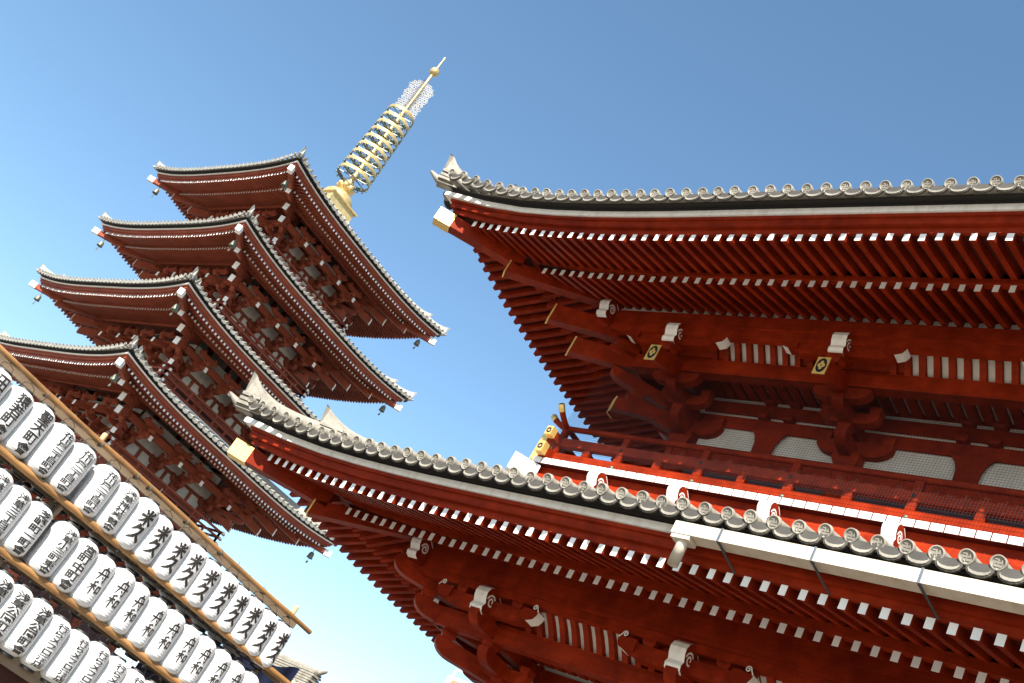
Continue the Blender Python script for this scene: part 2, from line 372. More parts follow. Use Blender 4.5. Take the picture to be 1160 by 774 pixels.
def diag_bracket(E, k, wall_o, zn, parent, p, tail=True, mats=None, small=False):
    """corner cluster along the hip; offsets are inward hip offsets"""
    M = mats or [RED, WHITE, GOLD]; mb = MB()
    c = E.r.corner(k, 0, 0); c1 = E.r.corner(k, 1, 0); din = (c1 - c).normalized(); r2 = math.sqrt(2)
    L = Loc(E.r.corner(k, wall_o, 0), Vector((-din.y, din.x, 0)), -din)
    z = zn
    if tail:
        arm_o(mb, L, 0, -.2, (wall_o - 3.75) * r2, z - 1.40, z - 1.10, .24); masu(mb, L, 0, (wall_o - 3.9) * r2, z - 1.10, .28, .17)
        arm_o(mb, L, 0, -.2, (wall_o - 3.35) * r2, z - .96, z - .69, .24)
        for oe, ze, h, w_ in ((2.06, z - .30, .44, .26), (2.6, z - .77, .42, .26), (3.62, z - 1.50, .30, .22)):
            tail_rafter(mb, L, 0, (wall_o - oe) * r2, ze, .15, .29, w_, h, None); tail_rafter(mb, L, 0, (wall_o - oe) * r2 + .012, ze, (wall_o - oe) * r2 - .022, .29, w_ + .012, h + .012, 2); mb.m[-6:] = [2] * 6
        for oe, ze in ((2.85, z - .02), (3.25, z - .46)): masu(mb, L, 0, (wall_o - oe) * r2, ze, .32, .22)
        # curved shafts standing on the tails
        for oe, z0, z1 in ((2.86, z + .18, z + .52), (3.25, z - .3, z + .1)): arm_o(mb, L, 0, (wall_o - oe) * r2 - .5, (wall_o - oe) * r2 + .12, z0, z1, .26)
        zz = z + .74; on = 2.8
    else:
        for oe, ze in ((3.62, z - 1.0), (3.08, z - .50), (2.55, z - .02)):
            arm_o(mb, L, 0, -.2, (wall_o - oe) * r2 + .1, ze, ze + .33, .26); masu(mb, L, 0, (wall_o - oe) * r2 - .1, ze + .331, .3, .16)
        zz = z + .55; on = 2.75
    o = mb.build('corner_bracket_set', M, parent)
    if not small:
        nose(L, 0, (wall_o - on) * r2, zz, .26, .42, parent=o, mats=M)
    return o

# ------------------------------------------------------------------ roof with eaves
def make_roof(root, name, E, pitch, a0, mats, omax, sl, cv, tile_pitch, disc_r=.099, n_ind=(0, 0), n_ind_tile=0, rw=.105, rh=.155, base_o=1.34, base_in=3.3, purlin=None, bsl=.33, zb=.10,
              individual_side=0, cap_mat=None, ridge=True, full_disc=True, rsc=1., tile_sides=(0, 1, 2, 3), zpur=None):
    R_, B_, W_, T_, TD_ = mats; r = E.r
    # roof body: tiled surface + rows of round tiles; the roof's own mesh
    body = MB()
    n = 10; prof = []
    for i in range(n + 1):
        o = -.455 + (omax + .455) * i / n; prof.append((o, ROOF_Z(o, sl, cv) - .07))
    E.sweep(body, prof, closed=False, n=40, flare=.0)
    tp = tile_pitch
    def zs(o, d): return E.zf + ROOF_Z(o, sl, cv) + E.up(d, o) * (1 if o < 5 else 0)
    tiles = []
    for k in range(4):
        L = r.L(k); n_t = int((L + .5) / tp); off = (L - n_t * tp) / 2
        for i in range(n_t + 1):
            a = off + i * tp; d = max(min(a, L - a), 0); fl = E.flare(d)
            oe = -.52 - fl; om = min(omax, min(a, L - a) - .12)
            pe = r.P(k, a, oe, E.zf + .70 + E.up(d, -.4)); tiles.append((k, a, pe))
            if om < oe + .3: om = oe + .3
            pts = [r.P(k, a, oe + .03, pe.z)] + [r.P(k, a, oo, E.zf + ROOF_Z(oo, sl, cv) + E.up(d, oo)) for oo in [oe + (om - oe) * (j / 5) for j in range(1, 6)]]
            body.tube(pts, disc_r * .93, 7 if disc_r > .09 else 5, 0, True)
            # pan tile lip between this round tile and the next
            if i < n_t:
                am = a + tp / 2; dm = max(min(am, L - am), 0); T = (r.P(k, am + 1, 0, 0) - r.P(k, am, 0, 0)); O = r.P(k, am, -1, 0) - r.P(k, am, 0, 0)
                base = r.P(k, am, -.49 - E.flare(dm), E.zf + .65 + E.up(dm, -.4)); hw = tp * .45; ds = 1.
                poly = [(-hw, .02), (-hw, -.07)] + [(hw * math.cos(PI + PI * j / 6) * .98, -.07 - .10 * math.sin(PI * j / 6)) for j in range(1, 6)] + [(hw, -.07), (hw, .02)]
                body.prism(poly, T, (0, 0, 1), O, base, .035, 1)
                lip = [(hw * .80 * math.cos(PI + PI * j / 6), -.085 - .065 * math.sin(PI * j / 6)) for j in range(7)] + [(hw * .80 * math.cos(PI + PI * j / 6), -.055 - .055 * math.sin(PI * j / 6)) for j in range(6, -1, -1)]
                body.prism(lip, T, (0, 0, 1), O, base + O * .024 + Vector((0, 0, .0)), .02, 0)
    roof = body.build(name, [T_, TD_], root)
    # round tile ends
    dm = disc_mesh(disc_r, full_disc); dme = None
    rest = MB(); simple = disc_mesh(disc_r, False)
    order = [t for t in tiles if t[0] == individual_side]
    if individual_side == 0: order = sorted(order, key=lambda t: t[1])
    ind = set(id(t) for t in order[:n_ind_tile])
    for t in tiles:
        k, a, pe = t
        if id(t) in ind:
            if dme is None:
                o = dm.build('eave_tile_end', [T_], None, origin=(0, 0, 0)); dme = o.data; bpy.data.objects.remove(o)
            o = place('eave_tile_end', dme, pe, roof)
            o.rotation_euler = (.36 + random.uniform(-.06, .06), random.uniform(-.14, .14), {0: 0, 1: PI / 2, 2: PI, 3: -PI / 2}[k] + random.uniform(-.04, .04)); o.location = o.location + Vector((random.uniform(-.008, .008), random.uniform(-.012, .012), random.uniform(-.010, .010)))
        else:
            T = (r.P(k, a + 1, 0, 0) - r.P(k, a, 0, 0)); O = (r.P(k, a, 1, 0) - r.P(k, a, 0, 0))
            ca, sa = math.cos(.36), math.sin(.36); rest.add([pe + T * v.x + O * (v.y * ca - v.z * sa) + Vector((0, 0, v.y * sa + v.z * ca)) for v in simple.v], simple.f, 0, True)
    stuff(rest.build('eave_tile_end', [T_], roof))
    # fascia: stepped red eave beams, white strip, black strip painting the shade of the gap under the tiles
    mb = MB(); E.sweep(mb, [(.06, .075), (.0, .078), (-.005, .20), (-.10, .205), (-.105, .335), (-.15, .34), (-.155, .40), (.10, .40)], flare=.55, n=44); mb.build('eave_beam', [R_], roof)
    mb = MB(); E.sweep(mb, [(.05, .403), (-.20, .405), (-.205, .405 + .12 * rsc ** 1.5), (.05, .405 + .12 * rsc ** 1.5)], flare=.8, n=44); mb.build('white_eave_strip', [W_], roof)
    mb = MB(); E.sweep(mb, [(.0, .408 + .12 * rsc ** 1.5), (-.12, .408 + .12 * rsc ** 1.5), (-.19, .60), (-.30, .63), (.0, .70)], flare=.85, n=44); mb.build('gap_shade_strip', [BLACK], roof)
    # soffit boards
    zf1 = .35
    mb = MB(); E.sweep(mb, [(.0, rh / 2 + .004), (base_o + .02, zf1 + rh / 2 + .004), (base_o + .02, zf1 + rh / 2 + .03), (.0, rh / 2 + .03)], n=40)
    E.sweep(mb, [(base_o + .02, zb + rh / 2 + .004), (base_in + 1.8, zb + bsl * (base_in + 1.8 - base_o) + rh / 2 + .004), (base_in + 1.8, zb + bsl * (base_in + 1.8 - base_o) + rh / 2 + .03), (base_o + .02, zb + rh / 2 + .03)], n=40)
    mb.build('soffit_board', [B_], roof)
    mb = MB(); E.sweep(mb, [(base_o - .03, zb + rh / 2 + .005), (base_o + .12, zb + rh / 2 + .005), (base_o + .12, zf1 - rh / 2 + .02), (base_o - .03, zf1 - rh / 2 + .02)], n=40); mb.build('flying_rafter_beam', [R_], roof)
    # rafters
    fl_rest = MB(); ba_rest = MB(); hw = .22
    cnt_f = 0; cnt_b = 0
    sides = [individual_side] + [k for k in (0, 1, 2, 3) if k != individual_side]
    for k in sides:
        L = r.L(k); n_r = int(round((L - 2 * a0) / pitch)); pt = (L - 2 * a0) / n_r
        for i in range(n_r + 1):
            a = a0 + pt * i; d = min(a, L - a)
            o1 = min(base_o + .02, d - hw)
            if o1 > .12:
                one = k == individual_side and cnt_f < n_ind[0]
                t = MB() if one else fl_rest
                E.rafter(t, k, a, 0, 0, o1, zf1 * o1 / base_o, rw, rh)
                if one: t.build('flying_rafter', [R_, W_], roof); cnt_f += 1
            o2 = min(base_in + .6, d - hw)
            if o2 > base_o + .1:
                one = k == individual_side and cnt_b < n_ind[1]
                t = MB() if one else ba_rest
                E.rafter(t, k, a, base_o, zb, o2, zb + bsl * (o2 - base_o), rw, rh)
                if one: t.build('base_rafter', [R_, W_], roof); cnt_b += 1
    stuff(fl_rest.build('flying_rafter', [R_, W_], roof)); stuff(ba_rest.build('base_rafter', [R_, W_], roof))
    # hip rafters, gilt shoes, hip ridges
    for k in range(4):
        c0 = r.corner(k, 0, 0); di = (r.corner(k, 1, 0) - c0).normalized(); S_ = Vector((-di.y, di.x, 0)); A = E.A
        w_ = .30 if disc_r > .09 else .26
        def P(o, z, s_): return r.corner(k, o, E.zf + z) + S_ * s_
        def hip(name, o0, o1, z0, z1, h0, h1, w, m, ends=None):
            mb = MB(); mb.hexa([P(o0, z0, -w / 2), P(o0, z0, w / 2), P(o0, z0 + h0, w / 2), P(o0, z0 + h0, -w / 2), P(o1, z1, -w / 2), P(o1, z1, w / 2), P(o1, z1 + h1, w / 2), P(o1, z1 + h1, -w / 2)], 0, ends)
            return mb.build(name, m, roof)
        b = A - .58
        fh = hip('hip_rafter', -.36, 1.25, .22 + b, .20 + b * .7, .32, .34, w_, [R_])
        mb = MB(); o0, o1, w = -.39, -.09, w_ + .016
        mb.hexa([P(o0, .205 + b, -w / 2), P(o0, .205 + b, w / 2), P(o0, .56 + b, w / 2), P(o0, .56 + b, -w / 2), P(o1, .20 + b, -w / 2), P(o1, .20 + b, w / 2), P(o1, .555 + b, w / 2), P(o1, .555 + b, -w / 2)], 0)
        mb.build('gilt_end_cap' if cap_mat is GOLD else 'hip_rafter_end', [GILT if cap_mat is GOLD else W_], roof)
        hip('base_hip_rafter', 1.08, 4.4, -.08 + b * .75, -.08 + bsl * 3.32 + .05, .32, .34, w_, [R_, W_])
        mb = MB(); o0, o1, w = 1.055, 1.075, w_ + .012
        mb.hexa([P(o0, -.09 + b * .75, -w / 2), P(o0, -.09 + b * .75, w / 2), P(o0, .25 + b * .75, w / 2), P(o0, .25 + b * .75, -w / 2), P(o1, -.09 + b * .75, -w / 2), P(o1, -.09 + b * .75, w / 2), P(o1, .25 + b * .75, w / 2), P(o1, .25 + b * .75, -w / 2)], 0)
        mb.build('hip_rafter_plate', [cap_mat or W_], roof)
        # ridge
        def zr(o): return E.zf + ROOF_Z(o, sl, cv) + E.up(0, o) * (1 if o < 5 else 0)
        def course(mb, o0, o1, lift, w, h, fin, n_=14):
            prev = None
            for i in range(n_ + 1):
                o = o0 + (o1 - o0) * i / n_; f = max(0, 1 - (o - o0) / 1.1)
                zt = zr(o) + lift + h + fin * f ** 3.4; zb_ = zr(o) + lift - .12; wt = w * .45 * (1 - .75 * f ** 2)
                ring = [r.corner(k, o, zb_) - S_ * w / 2, r.corner(k, o, zb_) + S_ * w / 2, r.corner(k, o, zt - .10) + S_ * w * .46, r.corner(k, o - .10 * f ** 3, zt) + S_ * wt * .6, r.corner(k, o - .10 * f ** 3, zt) - S_ * wt * .6, r.corner(k, o, zt - .10) - S_ * w * .46]
                if prev: mb.add(prev + ring, [(j, (j + 1) % 6, 6 + (j + 1) % 6, 6 + j) for j in range(6)], 0)
                else: mb.add(ring, [(0, 1, 2, 3, 4, 5)], 0)
                prev = ring
            mb.add(prev, [(0, 1, 2, 3, 4, 5)], 0)
        mb = MB(); course(mb, -.70 * rsc, .75, .05, .26 * rsc, .24 * rsc, .56 * rsc)
        # end block with two little courses and round ends
        for j, (lift, w) in enumerate(((.04, .38), (.15, .34), (.26, .38))):
            pa = r.corner(k, -.72 * rsc, zr(-.72) + lift * rsc); pb = r.corner(k, -.45, zr(-.45) + lift * rsc); mb.bar(pa, pb, w * rsc, .07 * rsc, 0)
        mb.build('hip_ridge', [T_], roof)
        mb = MB(); course(mb, .50, min(omax, 4.2), .05, .28 * rsc, .24 * rsc, .44 * rsc, 40)
        for lift, w in ((.06, .42), (.15, .38), (.24, .42)):
            mb.bar(r.corner(k, .50, zr(.5) + lift * rsc), r.corner(k, .85, zr(.85) + lift * rsc), w * rsc, .08 * rsc, 0)
        mb.build('hip_ridge', [T_], roof)
        mb = MB(); zt = zr(-.6); mb.tube([r.corner(k, -.4, zt - .03), r.corner(k, -.72 * rsc, zt + .02), r.corner(k, -.90 * rsc, zt + .13 * rsc)], [disc_r, disc_r * .95, disc_r * .35], 12, 0)
        mb.build('hip_tile_end', [T_], roof)
    if purlin:
        o0, o1, z0, z1, zs0 = purlin
        mb = MB(); E2 = Eave(E.r, E.zf, E.A * .0)
        E2.sweep(mb, [(o0, z0), (o1, z0), (o1, z1), (o0, z1 - .01)], n=8); mb.build('eave_purlin', [R_], roof)
        mb = MB(); E2.sweep(mb, [(o0 + .04, zs0), (o1 - .04, zs0), (o1 - .04, z0 - .003), (o0 + .04, z0 - .003)], n=8); mb.build('purlin_bearer', [R_], roof)
        # white plaster between the rafters above the purlin
        mb = MB(); E2.sweep(mb, [(o0 + .09, z1 - .02), (o1 - .03, z1 - .02), (o1 - .03, z1 + .2), (o0 + .09, z1 + .17)], n=8); mb.build('rafter_infill', [PLASTER], roof)
    return roof

def storey(root, E, wall_o, cols, zn, p, zbase, mats, tail=True, struts=True, simple=False, part='wall', pl_mat=None, see=(0, 3, 1, 2)):
    """cols: for each side list of a-positions of columns (along the side)"""
    R_, W_, PL = mats; r = E.r
    objs = {}
    for k in (0, 1, 2, 3):
        cs = cols[k]; Lk = r.L(k)
        U = r.P(k, 1, 0, 0) - r.P(k, 0, 0, 0); O = r.P(k, 0, -1, 0) - r.P(k, 0, 0, 0); L = Loc(r.P(k, 0, wall_o, 0), U, O)
        ztop = zn + .75
        mb = MB(); lbox(mb, L, cs[0] - .1, cs[-1] + .1, -.12, -.02, zbase, ztop, 0)
        wall = mb.build(part, [PL], root)
        objs[k] = (L, wall)
        z = zn
        beams = [(z - .93, z - .625), (z - .545, z - .24), (z - .14, z + .28)] if not simple else [(z - .98, z - .80), (z - .10, z + .28)]
        mb = MB(); lbox(mb, L, cs[0] - .1, cs[-1] + .1, -.02, -.005, zbase, zn - 1.9); mb.build('board_wall', [DARKRED], wall)  # boards coloured dark to give the unlit interior behind the railing
        mb = MB()
        for z0, z1 in beams: lbox(mb, L, cs[0] - .3, cs[-1] + .3, -.01, .035, z0, z1)
        lbox(mb, L, cs[0] - .3, cs[-1] + .3, -.01, .12, z - 1.98, z - 1.62)
        lbox(mb, L, cs[0] - .3, cs[-1] + .3, -.01, .05, zbase, zbase + .3)
        mb.build('tie_beam', [R_], wall)
        for i, c in enumerate(cs):
            mb = MB(); mb.lathe(L.p(c, -.02, 0), [(.27, zbase), (.27, z - 1.62)], 20); mb.build('column', [R_], wall)
        if simple:
            for i in range(len(cs) - 1):
                c = (cs[i] + cs[i + 1]) / 2; mb = MB(); lbox(mb, L, c - .09, c + .09, -.01, .06, z - 1.62, z - .98); mb.build('strut', [R_], wall)
        elif struts:
            for i in range(len(cs) - 1):
                c = (cs[i] + cs[i + 1]) / 2; mb = MB()
                lbox(mb, L, c - .16, c + .16, -.01, .07, z - 1.62, z - .93)
                poly = [(-.22, z - 1.62), (.22, z - 1.62), (.24, z - 1.25), (.30, z - 1.08), (.42, z - .93), (-.42, z - .93), (-.30, z - 1.08), (-.24, z - 1.25)]
                mb.prism(poly, L.U, (0, 0, 1), L.O, L.p(c, .06, 0), .05)
                so_ = mb.build('strut', [R_], wall)
                for zz in (z - .635, z - .24):
                    for u in (-.30, .30): mb = MB(); masu(mb, L, c + u, .06, zz - .005, .27, .11); mb.build('bearing_block', [R_], so_)
        # carrying beam, ribbed cove, small ceiling
        ob = p - .68
        mb = MB(); lbox(mb, L, cs[0] - ob + .0, cs[-1] + ob, ob - .14, ob + .11, z - .52, z - .15); mb.build('carrying_beam', [R_], wall)
        if simple: continue
        for c in cs:
            mb = MB(); A_ = [(ob - .02, z - .16), (p - .16, z + .26)]; mb.hexa([L.p(c - 1.15, A_[0][0], A_[0][1]), L.p(c + 1.15, A_[0][0], A_[0][1]), L.p(c + 1.15, A_[1][0], A_[1][1]), L.p(c - 1.15, A_[1][0], A_[1][1])] + [v + Vector((0, 0, .04)) for v in (L.p(c - 1.15, A_[0][0], A_[0][1]), L.p(c + 1.15, A_[0][0], A_[0][1]), L.p(c + 1.15, A_[1][0], A_[1][1]), L.p(c - 1.15, A_[1][0], A_[1][1]))]); mb.build('cove_board', [R_], wall)
        a0, a1 = cs[0] - p + .2, cs[-1] + p - .2
        for i, c in enumerate(cs[:-1]):
            u0, u1 = c + .98, cs[i + 1] - .98
            if u1 - u0 < .5: continue
            mb = MB()
            prof = [(ob - .02, z - .16), (ob + .02, z - .10), (ob + .14, z + .0), (ob + .30, z + .12), (p - .18, z + .24)]
            # white back sheet
            for (o0, z0), (o1, z1) in zip(prof[:-1], prof[1:]):
                mb.add([L.p(u0 - .2, o0, z0), L.p(u1 + .2, o0, z0), L.p(u1 + .2, o1, z1), L.p(u0 - .2, o1, z1)], [(0, 1, 2, 3)], 1)
            n_ = int((u1 - u0 + .4) / .28); s0 = (u0 + u1) / 2 - n_ * .14
            for j in range(n_ + 1):
                u = s0 + j * .28
                poly = [(o_ - .01, z_ + .01) for o_, z_ in prof][::-1] + [(o_ + .07, z_ - .05 - .05 * (1 - q / 4)) for q, (o_, z_) in enumerate(prof)]
                mb.prism(poly, L.O, (0, 0, 1), L.U, L.p(u, 0, 0), .125, 0)
            mb.build('ribbed_cove', [R_, PL], wall)
        mb = MB(); zc = z - .13
        lbox(mb, L, cs[0] - .1, cs[-1] + .1, .1, ob - .15, zc + .02, zc + .05, 1)
        n_ = int((cs[-1] - cs[0]) / .28)
        for j in range(n_): lbox(mb, L, cs[0] + j * .28 + .05, cs[0] + j * .28 + .25, .1, ob - .15, zc - .06, zc + .018, 0)
        mb.build('bracket_ceiling', [R_, PL], wall)
    return objs

# ================================================================== ground
mb = MB(); mb.add([(-900, -900, 0), (900, -900, 0), (900, 900, 0), (-900, 900, 0)], [(0, 1, 2, 3)])
g = mb.build('ground', PAVE); g['kind'] = 'structure'

# ================================================================== the gate
gate = thing('temple_gate', 'huge two-storey vermilion temple gate with grey tiled eaves and white rafter ends', 'temple gate', (-2.93, 21.5, 0))
UR = Ring(-18.84, 12.99, 13.132, 29.93); UE = Eave(UR, 14.42, .58)
LR = Ring(-19.45, 13.60, 12.705, 30.36); LE = Eave(LR, 7.49, .375)
MS = (RED, BOARD, WHITE, TILE, TILE_DARK)
up_roof = make_roof(gate, 'upper_roof', UE, .28, .234, MS, 8.2, .25, .032, .365, n_ind=(46, 46), n_ind_tile=40, cap_mat=GOLD, purlin=(2.84, 3.12, .15, .49, -.06), bsl=.33, zb=.10)
lo_roof = make_roof(gate, 'lower_roof', LE, .28, .117, MS, 3.9, .25, .035, .365, n_ind=(54, 54), n_ind_tile=46, cap_mat=GOLD, purlin=(2.74, 3.02, .03, .57, -.12), bsl=.40, zb=.05)
# upper body of the hip-and-gable roof
mb = MB(); xa, xb, ya, yb = -13.2, 7.35, 21.0, 22.06
mb.hexa([(-10.7, 21.3, 19.9), (4.85, 21.3, 19.9), (4.85, 21.75, 19.9), (-10.7, 21.75, 19.9), (-10.7, 21.3, 22.6), (4.85, 21.3, 22.6), (4.85, 21.75, 22.6), (-10.7, 21.75, 22.6)])
n = 10
for sgn in (-1, 1):
    for i in range(n):
        def pt(t): return (21.53 + sgn * (5.2 * (1 - t) + .2), 17.1 + 4.9 * t ** 1.15)
        (y0_, z0_), (y1_, z1_) = pt(i / n), pt((i + 1) / n)
        mb.add([(-11.4, y0_, z0_), (5.5, y0_, z0_), (5.5, y1_, z1_), (-11.4, y1_, z1_)], [(0, 1, 2, 3)])
for x in [-11.2 + .365 * i for i in range(46)]:
    for sgn in (-1, 1): mb.tube([(x, 21.53 + sgn * (5.2 * (1 - t) + .2), 17.12 + 4.9 * t ** 1.15) for t in (0, .25, .5, .75, 1)], .09, 6)
mb.build('main_roof_ridge', [TILE], gate)
mb = MB()
for x in (-11.0, 5.1): mb.prism([(-5.0, 17.1), (5.0, 17.1), (0, 21.8)], (0, 1, 0), (0, 0, 1), (1, 0, 0), (x, 21.53, 0), .1); mb.build('gable_wall', [PLASTER], gate); mb = MB()

XU = [-13.94, -10.06, -5.44, -.41, 4.21, 8.09]; YU = [18.03, 21.53, 25.03]
XL = [-14.48, -10.06, -5.44, -.41, 4.21, 8.63]; YL = [17.68, 21.53, 25.39]
def colsets(r, X, Y): return [[x - r.x0 for x in X], [y - r.y0 for y in Y], [r.x1 - x for x in reversed(X)], [r.y1 - y for y in reversed(Y)]]
UC = colsets(UR, XU, YU); LC = colsets(LR, XL, YL)
uw = storey(gate, UE, 4.9, UC, 14.34, 1.98, 9.4, (RED, WHITE, PLASTER), True, True, False, 'upper_wall')
lw = storey(gate, LE, 4.975, LC, 7.2, 2.2, 0.0, (RED, WHITE, PLASTER), False, True, False, 'lower_wall')
for E_, ws, cs, p, zn, tail, wo in ((UE, uw, UC, 1.98, 14.34, True, 4.9), (LE, lw, LC, 2.2, 7.2, False, 4.975)):
    for k in range(4):
        L, w_ = ws[k]
        for i, c in enumerate(cs[k]):
            L2 = Loc(L.p(c, 0, 0), L.U, L.O)
            bracket(L2, p, zn, gate, tail, detail=(k in (0, 3)))
    for k in range(4): diag_bracket(E_, k, wo, zn, gate, p, tail, small=True)
    o0, o1, za, zb_ = (2.84, 3.12, .15, .49) if tail else (2.74, 3.02, .03, .57)
    rr, oc, zc = E_.r, (o0 + o1) / 2, E_.zf + (za + zb_) / 2 - .02
    for L3 in (Loc((rr.x0 + oc, rr.y0 + o0, 0), (1, 0, 0), (0, -1, 0)), Loc((rr.x0 + o0, rr.y0 + oc, 0), (0, -1, 0), (-1, 0, 0))):
        mb = MB(); lbox(mb, L3, -.12, .12, .002, .22, E_.zf + za, E_.zf + zb_ - .02); m = mb.build('purlin_end', [RED], gate)
        nose(L3, 0, .24, zc, .27, .48, m, [RED, WHITE])

# balcony of the upper storey ------------------------------------------------
BR = Ring(-15.87, 10.02, 16.10, 26.96)          # plane of the floor-board ends
bal = MB()
BE = Eave(BR, 0, 0)
BE.sweep(bal, [(-.0, 10.675), (.0, 10.82), (2.2, 10.82), (2.2, 10.675)], n=1)
bal = bal.build('balcony_floor', [BOARD], gate)
nb = 0; rest = MB()
for k in range(4):
    L = BR.L(k); n_ = int(L / .246); w = L / n_
    for i in range(n_):
        one = k == 0 and nb < 38
        t = MB() if one else rest
        a = (i + .5) * w; T = BR.P(k, 1, 0, 0) - BR.P(k, 0, 0, 0); O = BR.P(k, 0, 1, 0) - BR.P(k, 0, 0, 0)
        t.box(BR.P(k, a, .05, 10.7475), (w - .028, .13, .138), 0, T, O)
        if one: t.build('floor_board_end', [WHITE], bal); nb += 1
stuff(rest.build('floor_board_end', [WHITE], bal))
mb = MB()
BE.sweep(mb, [(.15, 10.43), (.15, 10.672), (.5, 10.672), (.5, 10.43)], n=1)
mb.build('balcony_edge_beam', [RED], bal)
mb = MB(); BE.sweep(mb, [(-.02, 10.03), (-.02, 10.27), (.01, 10.28), (.02, 10.428), (.55, 10.428), (.55, 10.03)], n=1); mb.build('balcony_lower_beam', [RED], bal)
mb = MB(); BE.sweep(mb, [(.60, 9.0), (.60, 10.03), (.8, 10.03), (.8, 9.0)], n=1); mb.build('balcony_skirt', [BOARD], bal)
RO = .24                                        # rail plane inset
EXT = .48
def rail(name, z0, z1, w, ext=EXT, round_=False):
    z0 -= .006; z1 -= .006
    for k in range(4):
        z0 += .004 * (-1) ** k; z1 += .004 * (-1) ** k
        mb = MB(); L = BR.L(k)
        A = BR.P(k, RO - ext, RO, 0); B = BR.P(k, L - RO + ext, RO, 0)
        if round_:
            zc = (z0 + z1) / 2; n_ = 6; pts = []
            # the rail lifts as it passes the corner
            for j in range(n_, 0, -1): pts.append(BR.P(k, RO - ext * j / n_, RO, zc + .26 * (j / n_) ** 1.7))
            pts.append(BR.P(k, RO + .1, RO, zc)); pts.append(BR.P(k, L - RO - .1, RO, zc))
            for j in range(1, n_ + 1): pts.append(BR.P(k, L - RO + ext * j / n_, RO, zc + .26 * (j / n_) ** 1.7))
            mb.tube(pts, w / 2, 12)
            o = mb.build(name, [RED], bal)
            for e in (0, -1):
                m2 = MB(); d = (pts[e] - pts[1 if e == 0 else -2]).normalized()
                m2.lathe(pts[e] - d * .16, [(w / 2 + .008, 0), (w / 2 + .008, .17), (w / 2 * .55, .172), (0, .172)], 14, 0, d); q = m2.build('gilt_rail_cap', [GOLD, ENAMEL], o)
                m3 = MB(); m3.lathe(pts[e] + d * .013, [(w * .16, 0), (w * .16, .004), (w * .34, .004), (w * .34, 0)], 14, 0, d); m3.build('enamel_ring', [ENAMEL], o)
        else:
            mb.bar(A + Vector((0, 0, (z0 + z1) / 2)), B + Vector((0, 0, (z0 + z1) / 2)), w, z1 - z0); o = mb.build(name, [RED], bal)
            for P_, s_ in ((A, -1), (B, 1)):
                T = (B - A).normalized() * s_; c = P_ + Vector((0, 0, (z0 + z1) / 2)); N_ = Vector((-T.y, T.x, 0))
                m2 = MB(); m2.box(c - T * .07, (.17, w + .02, z1 - z0 + .02), 0, T, N_); m2.build('gilt_rail_cap', [GOLD], o)
                m3 = MB(); m3.lathe(c + T * .0165, [(.030, 0), (.030, .004), (.066, .004), (.066, 0)], 18, 0, T); 
                m3.build('enamel_ring', [ENAMEL], o)
rail('low_rail', 10.84, 11.08, .17)
rail('middle_rail', 11.28, 11.47, .15)
rail('top_rail', 11.70, 11.83, .13, .55, True)
for k in range(4):
    L = BR.L(k)
    cs = {0: [x - BR.x0 for x in XU], 1: [y - BR.y0 for y in YU], 2: [BR.x1 - x for x in reversed(XU)], 3: [BR.y1 - y for y in reversed(YU)]}[k]
    pts = [RO] + [v for i in range(len(cs) - 1) for v in (cs[i], (cs[i] + cs[i + 1]) / 2)] + [cs[-1], L - RO]
    for i, a in enumerate(pts):
        c = BR.P(k, a, RO, 0); T = BR.P(k, 1, 0, 0) - BR.P(k, 0, 0, 0); O = BR.P(k, 0, -1, 0) - BR.P(k, 0, 0, 0)
        mb = MB(); mb.box(c + Vector((0, 0, 11.18)), (.17, .12, .20), 0, T, O); mb.build('rail_strut', [RED], bal); mb = MB(); mb.box(c + Vector((0, 0, 11.585)), (.15, .11, .235), 0, T, O)
        po = mb.build('rail_post', [RED], bal)
        if 0 < i < len(pts) - 1:
            mb = MB(); mb.lathe(c + O * .075 + Vector((0, 0, 11.375)), [(.034, 0), (.03, .03), (0, .036)], 10, 0, O); mb.build('rail_bolt', [ENAMEL], po); mb = MB(); mb.lathe(c + O * .085 + Vector((0, 0, 10.93)), [(.045, 0), (.04, .03), (0, .04)], 10, 0, O); mb.build('rail_bolt', [BRONZE], po)
        if i < len(pts) - 1:
            am = (a + pts[i + 1]) / 2; c = BR.P(k, am, RO, 11.18)
            mb = MB(); mb.box(c, (.17, .12, .20), 0, T, O); mb.build('rail_strut', [RED], bal)
        # carved noses carrying the balcony
        if k in (0, 3) and 0 < i < len(pts) - 1:
            L2 = Loc(BR.P(k, a, 0, 0), T, O); nose(L2, 0, .12, 10.38, .26, .48, bal, [RED, WHITE])
        if k in (0, 3) and 0 < i < len(pts) - 2:
            L2 = Loc(BR.P(k, (a + pts[i + 1]) / 2, 0, 0), T, O)
# hip nose of the balcony with a white sleeve
for k in (0, 1, 3):
    c0 = BR.corner(k, 0, 10.44); di = (BR.corner(k, 1, 10.44) - c0).normalized()
    mb = MB(); mb.bar(c0 + di * .2, c0 - di * .05, .26, .40, 0); m = mb.build('balcony_hip_beam', [RED], bal)
    mb = MB(); mb.bar(c0 + di * .22, c0 - di * .40, .30, .40, 0); mb.build('white_sleeve', [WHITE], m)
